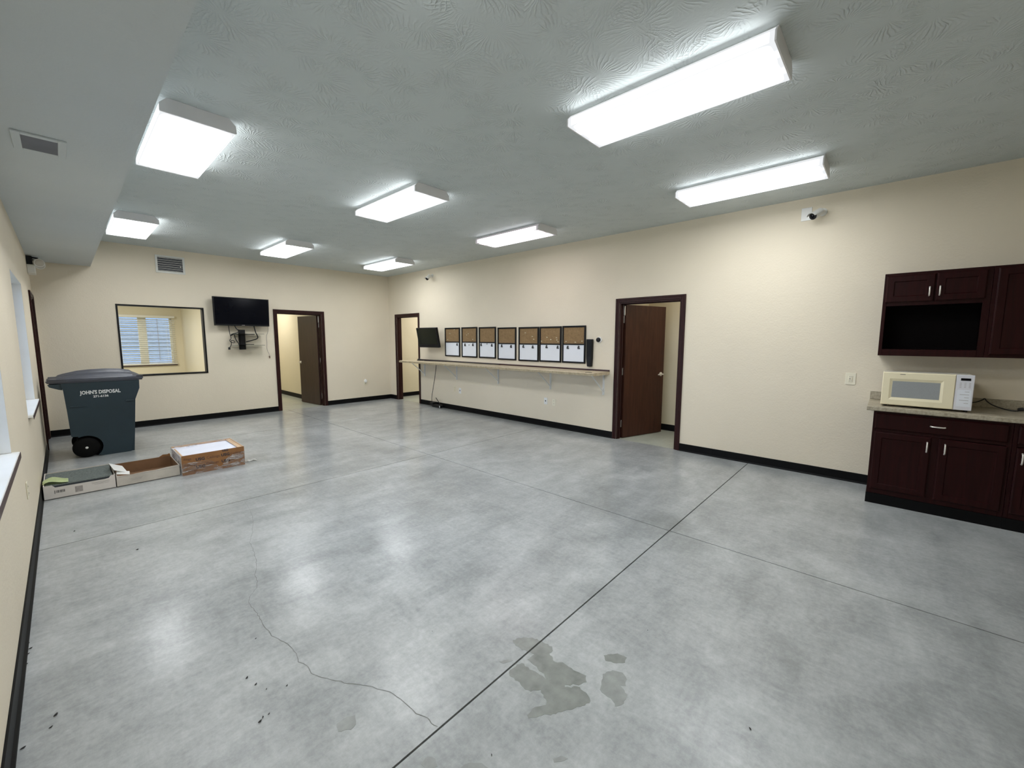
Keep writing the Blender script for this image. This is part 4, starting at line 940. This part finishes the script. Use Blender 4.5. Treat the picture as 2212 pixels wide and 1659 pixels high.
# ------------------------------------------------------------------ waste cart
wb = thing('waste_cart', 'large slate blue wheeled waste cart with white lettering by the back left corner', 'waste cart', (-5.3, -1.63, 0))
YC = -1.632
def hw(z): return 0.285 + 0.048 * z / 0.93
arch = [(-5.478 + 0.150 * math.cos(math.radians(a)), 0.130 + 0.150 * math.sin(math.radians(a))) for a in range(-50, 116, 11)]
arch = [q for q in arch if q[1] > 0.012]
out = [(-5.035, 0.0), (-5.015, 0.30), (-4.985, 0.70), (-4.972, 0.832), (-4.935, 0.845), (-4.932, 0.955), (-5.64, 0.955), (-5.625, 0.865), (-5.612, 0.60), (-5.602, 0.295), (-5.592, 0.283), (-5.545, 0.281)] + list(reversed(arch)) + [(-5.345, 0.0)]
bm = bmesh.new()
A = [bm.verts.new((x, YC - hw(z), z)) for x, z in out]; Bq = [bm.verts.new((x, YC + hw(z), z)) for x, z in out]
n = len(out); bm.faces.new(A); bm.faces.new(list(reversed(Bq)))
for i in range(n): bm.faces.new([A[i], Bq[i], Bq[(i + 1) % n], A[(i + 1) % n]])
es = [e for e in bm.edges if len(e.link_faces) == 2 and min(v.co.x for v in e.verts) > -5.04 and max(v.co.z for v in e.verts) < 0.84 and abs(e.verts[0].co.y - e.verts[1].co.y) < 0.1]
bmesh.ops.bevel(bm, geom=es, offset=0.035, segments=4, affect='EDGES', clamp_overlap=True)
mb = MB(); mb.bm.free(); mb.bm = bm; body = mb.build('body', 'bin', wb, smooth=True)
# moulded ledges on the side
for xa, xb, z, d in ((-5.59, -5.43, 0.655, 0.016), (-5.085, -4.99, 0.685, 0.030)):
    yy = YC - hw(z)
    MB().prism([(xa, z), (xb, z), (xb - 0.01, z + 0.016), (xa + 0.01, z + 0.012)], 1, yy - d, yy + 0.01).build('ledge', 'bin', wb, bevel=0.002)
# axle housing wall and wheels
for sgn in (-1, 1):
    yw = YC + sgn * 0.262
    w_ = MB().lathe((-5.478, yw - 0.03, 0.127), (0, 1, 0), [(0, 0.040), (0.001, 0.105), (0.010, 0.121), (0.018, 0.127), (0.042, 0.127), (0.050, 0.121), (0.059, 0.105), (0.06, 0.040)], 32).build('wheel', 'tyre', wb, smooth=True)
    MB().lathe((-5.478, yw - 0.045, 0.127), (0, 1, 0), [(0, 0.006), (0.003, 0.012), (0.010, 0.014), (0.0155, 0.014)], 18).build('hub_cap', 'white', w_, smooth=True)
MB().prism([(-5.335, 0.012), (-5.335, 0.12)] + [(-5.478 + 0.146 * math.cos(math.radians(a)), 0.130 + 0.146 * math.sin(math.radians(a))) for a in range(0, 121, 12)] + [(-5.56, 0.05), (-5.50, 0.012)], 1, YC - 0.215, YC + 0.215).build('wheel_well', 'tyre', wb)
MB().cyl((-5.478, YC - 0.225, 0.127), (-5.478, YC + 0.225, 0.127), 0.012, 12).build('axle', 'steel', wb)
# handle bar and its brackets under the lid overhang
mb = MB().prism([(-5.63, 0.872), (-5.66, 0.880), (-5.735, 0.915), (-5.748, 0.945), (-5.63, 0.954)], 1, YC - 0.300, YC - 0.265)
mb.prism([(-5.63, 0.872), (-5.66, 0.880), (-5.735, 0.915), (-5.748, 0.945), (-5.63, 0.954)], 1, YC + 0.265, YC + 0.300)
mb.cyl((-5.725, YC - 0.27, 0.93), (-5.725, YC + 0.27, 0.93), 0.016, 12)
mb.build('handle', 'bin', wb, bevel=0.003)
# lid : low ribbed crown inside a stepped, rolled rim
NX, NY = 48, 32; bm = bmesh.new(); X0, X1 = -5.758, -4.893; HWY = 0.350
def lid_half(t): return HWY * (0.80 + 0.20 * min(1, t * 5.5) ** 0.55) * (1 - 0.03 * max(0, (t - 0.95) / 0.05))
def lz(t, v):
    prof = [(0, 0.986), (0.06, 1.006), (0.16, 1.040), (0.30, 1.072), (0.45, 1.086), (0.62, 1.090), (0.78, 1.082), (0.90, 1.060), (0.96, 1.036), (1, 1.012)]
    for (a, za), (b, zb) in zip(prof, prof[1:]):
        if a <= t <= b: c = za + (zb - za) * (t - a) / (b - a); break
    z = 1.004 + (c - 1.004) * (1 - abs(v) ** 2.6)
    for q in (-0.80, -0.48, -0.16, 0.16, 0.48, 0.80):
        if 0.09 < t < 0.90 and abs(v - q) < 0.075: z += 0.013
    return z
G = [[bm.verts.new((X0 + (X1 - X0) * (0.012 + 0.976 * i / NX), YC + (-1 + 2 * j / NY) * (lid_half(i / NX) - 0.012), lz(i / NX, -1 + 2 * j / NY))) for j in range(NY + 1)] for i in range(NX + 1)]
for i in range(NX):
    for j in range(NY): bm.faces.new([G[i][j], G[i + 1][j], G[i + 1][j + 1], G[i][j + 1]])
rim = [G[i][0] for i in range(NX + 1)] + [G[NX][j] for j in range(1, NY + 1)] + [G[i][NY] for i in range(NX - 1, -1, -1)] + [G[0][j] for j in range(NY - 1, 0, -1)]
prev = rim
for (zz, grow) in ((1.000, 0.000), (1.000, 0.012), (0.978, 0.014), (0.976, 0.006), (0.9575, 0.004), (0.9565, -0.012)):
    cur = []
    for v in rim:
        nx = (1 if v.co.x > X1 - 0.03 else -1 if v.co.x < X0 + 0.03 else 0); ny = (1 if v.co.y > YC + 0.25 else -1 if v.co.y < YC - 0.25 else 0)
        k_ = max(0, 1 - (v.co.x - X0) / 0.22); zq = 0.956 + (zz - 0.956) * (1 - 0.45 * k_)
        cur.append(bm.verts.new((v.co.x + nx * grow, v.co.y + ny * grow, zq)))
    for i in range(len(rim)): bm.faces.new([prev[i], prev[(i + 1) % len(rim)], cur[(i + 1) % len(rim)], cur[i]])
    prev = cur
mb = MB(); mb.bm.free(); mb.bm = bm; ld = mb.build('lid', 'lid', wb, smooth=False)
B(-4.955, -4.885, YC - 0.33, YC - 0.10, 1.004, 1.014).build('lid_grip', 'black', ld, bevel=0.003)
yt = YC - hw(0.84) - 0.0016; tilt = Matrix.Rotation(PI / 2 + 0.05, 3, 'X')
text_obj('lettering', "JOHN'S DISPOSAL", 0.062, 'letter', body, (-5.303, yt, 0.826), tilt, bold=0.0022, sx=0.74)
text_obj('lettering', '271-6136', 0.036, 'letter', body, (-5.305, yt + 0.002, 0.772), tilt, bold=0.0014, sx=1.0)

# ------------------------------------------------------------------ boxes on the floor
def tray(par, m_out, m_in, x0, x1, y0, y1, h, t=0.006, front=None, names=('side_panel', 'end_panel', 'base_panel')):
    """open cardboard tray with separate walls; front: list of (x,z) describing the cut top edge of the near wall"""
    B(x0, x1, y0, y1, 0.0005, t).build(names[2], m_in, par)
    fr = front or [(x0, h), (x1, h)]
    MB().prism([(x0, 0.0005)] + fr + [(x1, 0.0005)], 1, y0, y0 + t).build(names[0], m_out, par)
    B(x0, x1, y1 - t, y1, 0.0005, h).build(names[0], m_in, par)
    B(x0, x0 + t, y0 + t, y1 - t, 0.0005, h).build(names[1], m_out, par); B(x1 - t, x1, y0 + t, y1 - t, 0.0005, h).build(names[1], m_out, par)
# 1: white tray of carpet tiles against the left wall
YB = -3.640
b1 = thing('carton', 'white cut-away carton full of grey carpet tiles against the left wall', 'box', (-5.575, -3.3, 0))
xa, xb = -5.812, -5.330
tray(b1, 'cardwhite', 'cardwhite2', xa, xb, YB, YB + 0.545, 0.135, front=[(xa, 0.135), (xa + 0.055, 0.132), (xa + 0.075, 0.108), (xb - 0.075, 0.106), (xb - 0.045, 0.112), (xb - 0.030, 0.135), (xb, 0.135)])
lb = MB()
for i in range(9): lb.box(-5.735 + i * 0.0065, -5.7325 + i * 0.0065 + (i % 3) * 0.001, YB - 0.0008, YB - 0.0002, 0.055, 0.080)
lb.box(-5.745, -5.741, YB - 0.0008, YB - 0.0002, 0.050, 0.082)
lb.build('barcode', 'ink', b1)
B(-5.612, -5.560, YB - 0.0008, YB - 0.0002, 0.030, 0.086).build('shipping_label', 'inkgrey', b1)
lb = MB()
for i, (a, b) in enumerate(((-5.50, -5.375), (-5.495, -5.372), (-5.48, -5.38))): lb.box(a, b, YB - 0.0008, YB - 0.0002, 0.090 - i * 0.010, 0.0925 - i * 0.010)
lb.build('print_lines', 'inkgrey', b1)
for i in range(6):
    z = 0.007 + i * 0.0205
    ox = random.uniform(-0.003, 0.003)
    ctile = thing('carpet_tile', ['bottom', 'second', 'third', 'fourth', 'fifth', 'topmost'][i] + ' grey carpet tile of the stack in the white carton' , 'carpet tile', (-5.571, -3.37, z), 'carpet tiles stacked in the carton')
    B(xa + 0.010 + ox, xb - 0.014 + ox, YB + 0.010 + 0.002 * (i % 2), YB + 0.532, z, z + 0.010).build('backing', 'carpetedge', ctile)
    B(xa + 0.011 + ox, xb - 0.015 + ox, YB + 0.011 + 0.002 * (i % 2), YB + 0.531, z + 0.0101, z + 0.020).build('pile', 'carpet', ctile, bevel=0.002)
gp = bmesh.new(); V = []
for i in range(9):
    row = []
    for j in range(6):
        u, v = i / 8, j / 5; row.append(gp.verts.new((-5.815 + 0.165 * u, YB + 0.05 + 0.15 * v - 0.03 * u, 0.139 + 0.030 * math.sin(u * 2.6) * (1 - u) + 0.012 * math.sin(v * 5 + u * 6) * (1 - u) + 0.016 * v * (1 - u))))
    V.append(row)
for i in range(8):
    for j in range(5): gp.faces.new([V[i][j], V[i + 1][j], V[i + 1][j + 1], V[i][j + 1]])
bmesh.ops.solidify(gp, geom=gp.faces[:], thickness=-0.0012)
mb = MB(); mb.bm.free(); mb.bm = gp; tag(mb.build('green_paper', 'green'), 'crumpled pale green paper on the carpet tiles by the left wall', 'paper')
# 2: emptied tray in the middle
b2 = thing('carton', 'torn empty white carton with brown inside, middle of the three', 'box', (-5.06, -3.35, 0))
xa, xb = -5.322, -4.818; y0 = -3.640
tray(b2, 'cardwhite2', 'cardbrown', xa, xb, y0, y0 + 0.535, 0.122, front=[(xa, 0.118), (xa + 0.03, 0.110), (xa + 0.12, 0.104), (xa + 0.22, 0.112), (xa + 0.30, 0.108), (xa + 0.38, 0.116), (xb, 0.122)])
B(xa + 0.007, xb - 0.007, y0 + 0.007, y0 + 0.0095, 0.007, 0.10).build('inner_liner', 'cardbrown', b2); B(xa + 0.0065, xa + 0.009, y0 + 0.01, y0 + 0.52, 0.007, 0.118).build('inner_liner', 'cardbrown', b2); B(xb - 0.009, xb - 0.0065, y0 + 0.01, y0 + 0.52, 0.007, 0.118).build('inner_liner', 'cardbrown', b2)
# bent white flap at its left end, torn back lip, printed lines
MB().obox(Vector((xa + 0.030, y0 + 0.20, 0.150)), 0.115, 0.30, 0.004, Matrix.Rotation(math.radians(28), 3, 'Y') @ Matrix.Rotation(0.08, 3, 'Z')).build('flap', 'paper', b2)
MB().obox(Vector((xa + 0.055, y0 + 0.045, 0.128)), 0.10, 0.07, 0.004, Matrix.Rotation(math.radians(14), 3, 'Y') @ Matrix.Rotation(0.25, 3, 'X')).build('flap', 'paper', b2)
MB().prism([(xb - 0.11, 0.121), (xb - 0.07, 0.146), (xb - 0.03, 0.142), (xb - 0.01, 0.150), (xb, 0.121)], 1, y0 + 0.531, y0 + 0.534).build('torn_edge', 'cardtan', b2)
MB().prism([(xa + 0.10, 0.098), (xa + 0.30, 0.102), (xb - 0.02, 0.112), (xb - 0.02, 0.104), (xa + 0.2, 0.090)], 1, y0 + 0.010, y0 + 0.013).build('torn_edge', 'cardbrown', b2)
MB().obox(Vector((xa + 0.27, y0 + 0.17, 0.030)), 0.36, 0.22, 0.004, Matrix.Rotation(math.radians(-10), 3, 'X')).build('loose_liner', 'carpetedge', b2)
lb = MB()
for i in range(3): lb.box(xa + 0.09 + 0.01 * i, xa + 0.20 - 0.008 * i, y0 - 0.0008, y0 - 0.0002, 0.062 - i * 0.009, 0.0645 - i * 0.009)
lb.build('print_lines', 'inkgrey', b2)
B(xa + 0.02, xb - 0.03, y0 - 0.0009, y0 - 0.0002, 0.098, 0.1000).build('crease', 'inkgrey', b2)
# 3: tan printed carton of ceiling tiles under shrink film
b3 = thing('carton', 'brown printed carton of white ceiling tiles wrapped in torn clear film', 'box', (-4.5, -3.4, 0))
xa, xb, y0, y1, h = -4.806, -4.212, -3.702, -3.100, 0.222
B(xa, xb, y0, y0 + 0.007, 0.0005, h).build('side_panel', 'cardtan', b3); B(xa, xb, y1 - 0.007, y1, 0.0005, h).build('side_panel', 'cardedge', b3)
B(xb - 0.007, xb, y0 + 0.007, y1 - 0.007, 0.0005, h).build('end_panel', 'cardedge', b3); B(xa, xa + 0.007, y0 + 0.007, y1 - 0.007, 0.0005, h * 0.93).build('end_panel', 'cardwhite', b3)
B(xa + 0.007, xb - 0.007, y0 + 0.007, y1 - 0.007, 0.0005, 0.006).build('base_panel', 'cardtan', b3)
# folded lips round the top
B(xb - 0.055, xb - 0.008, y0 + 0.01, y1 - 0.01, h - 0.012, h - 0.008).build('top_lip', 'cardedge', b3)
B(xa + 0.008, xa + 0.022, y0 + 0.01, y1 - 0.10, h - 0.014, h - 0.010).build('top_lip', 'cardedge', b3)
TN = ['lowest', 'second', 'third', 'fourth', 'fifth', 'sixth', 'seventh', 'topmost']
for i in range(8):
    z = 0.0065 + i * 0.0245
    tag(B(xa + 0.010, xb - 0.012, y0 + 0.010, y1 - 0.010, z, z + 0.0235).build('ceiling_tile', 'tile', bevel=0.002), TN[i] + ' white ceiling tile inside the brown carton', 'ceiling tile', 'ceiling tiles in the brown carton')
def ptext(body, x, z, size, mtl, bold, sx=1.0, shear=0.0): text_obj('lettering', body, size, mtl, b3, (x, y0 - 0.0009, z), FACE_NEAR @ Matrix.Rotation(0.0, 3, 'Z'), bold=bold, depth=0.0003, sx=sx, shear=shear)
ptext('USG', -4.640, 0.158, 0.044, 'ink', 0.0018, 1.0); ptext('Ceilings', -4.520, 0.160, 0.040, 'ink2', 0.0, 1.0)
ptext('USG', -4.402, 0.160, 0.044, 'ink', 0.0018, 1.0); ptext('Ceilings', -4.292, 0.162, 0.040, 'ink2', 0.0, 1.0)
ptext('USG', -4.402, 0.211, 0.032, 'ink', 0.0014, 1.0); ptext('ilings', -4.755, 0.180, 0.036, 'ink2', 0.0, 1.0)
ptext('USG', -4.640, 0.072, 0.044, 'ink', 0.0016, 1.0); ptext('Ceilings', -4.530, 0.094, 0.038, 'ink2', 0.0, 1.0)
ptext('USG', -4.402, 0.088, 0.044, 'ink', 0.0016, 1.0); ptext('Ceilings', -4.290, 0.098, 0.038, 'ink2', 0.0, 1.0)
ptext('Ceilings', -4.730, 0.045, 0.036, 'ink2', 0.0, 1.0); ptext('Ceilings', -4.730, 0.110, 0.036, 'ink2', 0.0, 1.0)
# crumpled film: lower front band, left end and over the top rim
def crumple(name, fn, nu, nv, amp, seed):
    rnd = random.Random(seed); bm = bmesh.new(); V = []
    ph = [rnd.uniform(0, 6) for _ in range(8)]
    for i in range(nu + 1):
        row = []
        for j in range(nv + 1):
            u, v = i / nu, j / nv; p, nrm = fn(u, v)
            a = amp * (0.5 + 0.5 * math.sin(u * 19 + ph[0] + 5 * v) * math.sin(v * 9 + ph[1] + 7 * u)) + amp * 0.7 * abs(math.sin(u * 41 + v * 17 + ph[2])) + rnd.uniform(0, amp * 0.3)
            row.append(bm.verts.new(Vector(p) + Vector(nrm) * a))
        V.append(row)
    for i in range(nu):
        for j in range(nv): bm.faces.new([V[i][j], V[i + 1][j], V[i + 1][j + 1], V[i][j + 1]])
    mb = MB(); mb.bm.free(); mb.bm = bm; return mb.build(name, 'film', b3, smooth=False)
crumple('film', lambda u, v: ((xa - 0.002 + (xb - xa + 0.004) * u, y0 - 0.003, 0.004 + v * (0.135 - 0.10 * math.exp(-((u - 0.58) / 0.10) ** 2) + 0.07 * max(0, u - 0.62))), (0, -1, 0)), 60, 12, 0.006, 2)
crumple('film', lambda u, v: ((xa - 0.003, y0 + (y1 - y0) * u, 0.004 + 0.215 * v), (-1, 0, 0)), 30, 10, 0.004, 3)
crumple('film', lambda u, v: ((xa + 0.02 + (xb - xa - 0.06) * u, y1 - 0.015 - 0.10 * v * (0.6 + 0.4 * math.sin(u * 7)), h + 0.001 - 0.014 * v), (0, 0, 1)), 40, 6, 0.006, 5)
sc_ = bmesh.new(); rnd = random.Random(9); V = []
for i in range(7):
    V.append([sc_.verts.new((-4.185 + 0.125 * i / 6, -3.625 + 0.07 * j / 3 + rnd.uniform(-0.008, 0.008), 0.004 + abs(rnd.uniform(0, 0.022)) * math.sin(PI * (i + 0.5) / 7))) for j in range(4)])
for i in range(6):
    for j in range(3): sc_.faces.new([V[i][j], V[i + 1][j], V[i + 1][j + 1], V[i][j + 1]])
bmesh.ops.solidify(sc_, geom=sc_.faces[:], thickness=0.0008)
mb = MB(); mb.bm.free(); mb.bm = sc_; tag(mb.build('plastic_scrap', 'paper'), 'crumpled pale plastic scrap on the floor right of the brown carton', 'scrap')

# ------------------------------------------------------------------ crumbs of debris on the floor
DLAB = ['dark crumb on the floor before the white carton by the left wall', 'round dark crumb alone on the floor past the far cross joint', 'dark crumb topmost of the cluster by the left baseboard', 'dark crumb second of the cluster by the left baseboard', 'dark crumb third of the cluster by the left baseboard', 'dark crumb lowest of the cluster by the left baseboard', 'long dark crumb on the near left floor, upper of two', 'small dark crumb on the near left floor, lower of two', 'dark crumb in the bottom left corner against the baseboard', 'tiny dark speck just left of the crack where it bends', 'curved dark crumb at the top of the line left of the crack', 'dark crumb in the middle of the line left of the crack', 'tiny speck ending the line left of the crack', 'dark round crumb closest to the crack, right of the line', 'largest crumb of the lowest trio left of the crack', 'middle crumb of the lowest trio left of the crack', 'upper crumb of the lowest trio left of the crack', 'black pellet on the open floor near the lower right', 'tiny dark speck on the open floor above right of the stain', 'small dark speck below the oily stain near the picture bottom', 'tiny dark speck on the slab above left of the oily stain']
DEB = [(-5.636, -4.721, 1), (-5.338, -5.461, 1.1), (-5.815, -6.284, .9), (-5.806, -6.345, .9), (-5.812, -6.389, .7), (-5.813, -6.479, .7), (-5.719, -6.964, 1.2), (-5.732, -7.028, .8), (-5.80, -7.076, 1.0), (-5.043, -7.073, .6), (-5.146, -7.317, .9), (-5.13, -7.385, .8), (-5.107, -7.446, .45), (-5.041, -7.492, .6), (-5.175, -7.597, 1.0), (-5.161, -7.583, .7), (-5.14, -7.585, .6), (-3.897, -9.028, .8), (-3.645, -8.498, .4), (-4.648, -8.361, .5), (-4.408, -7.682, .35)]
for i, (x, y, s) in enumerate(DEB):
    rnd = random.Random(i); a = rnd.uniform(0.2, 1.2); L = 0.008 * s
    ring = lambda t, r: [Vector((x, y, 0.0012 + 0.003 * s)) + Matrix.Rotation(a, 3, 'Z') @ Vector((t, r * math.cos(q) * rnd.uniform(0.8, 1.2) + 0.25 * abs(t), r * math.sin(q) * 0.8)) for q in [2 * PI * k / 6 for k in range(6)]]
    mb = MB().loft([ring(-L, 0.0008), ring(-L * 0.5, 0.0030 * s), ring(0.1 * L, 0.0038 * s), ring(L * 0.6, 0.0026 * s), ring(L, 0.0008)])
    grp = 'dark crumbs scattered on the concrete floor'
    lab = DLAB[i]
    tag(mb.build('debris_crumb', 'debris'), lab, 'debris', grp)
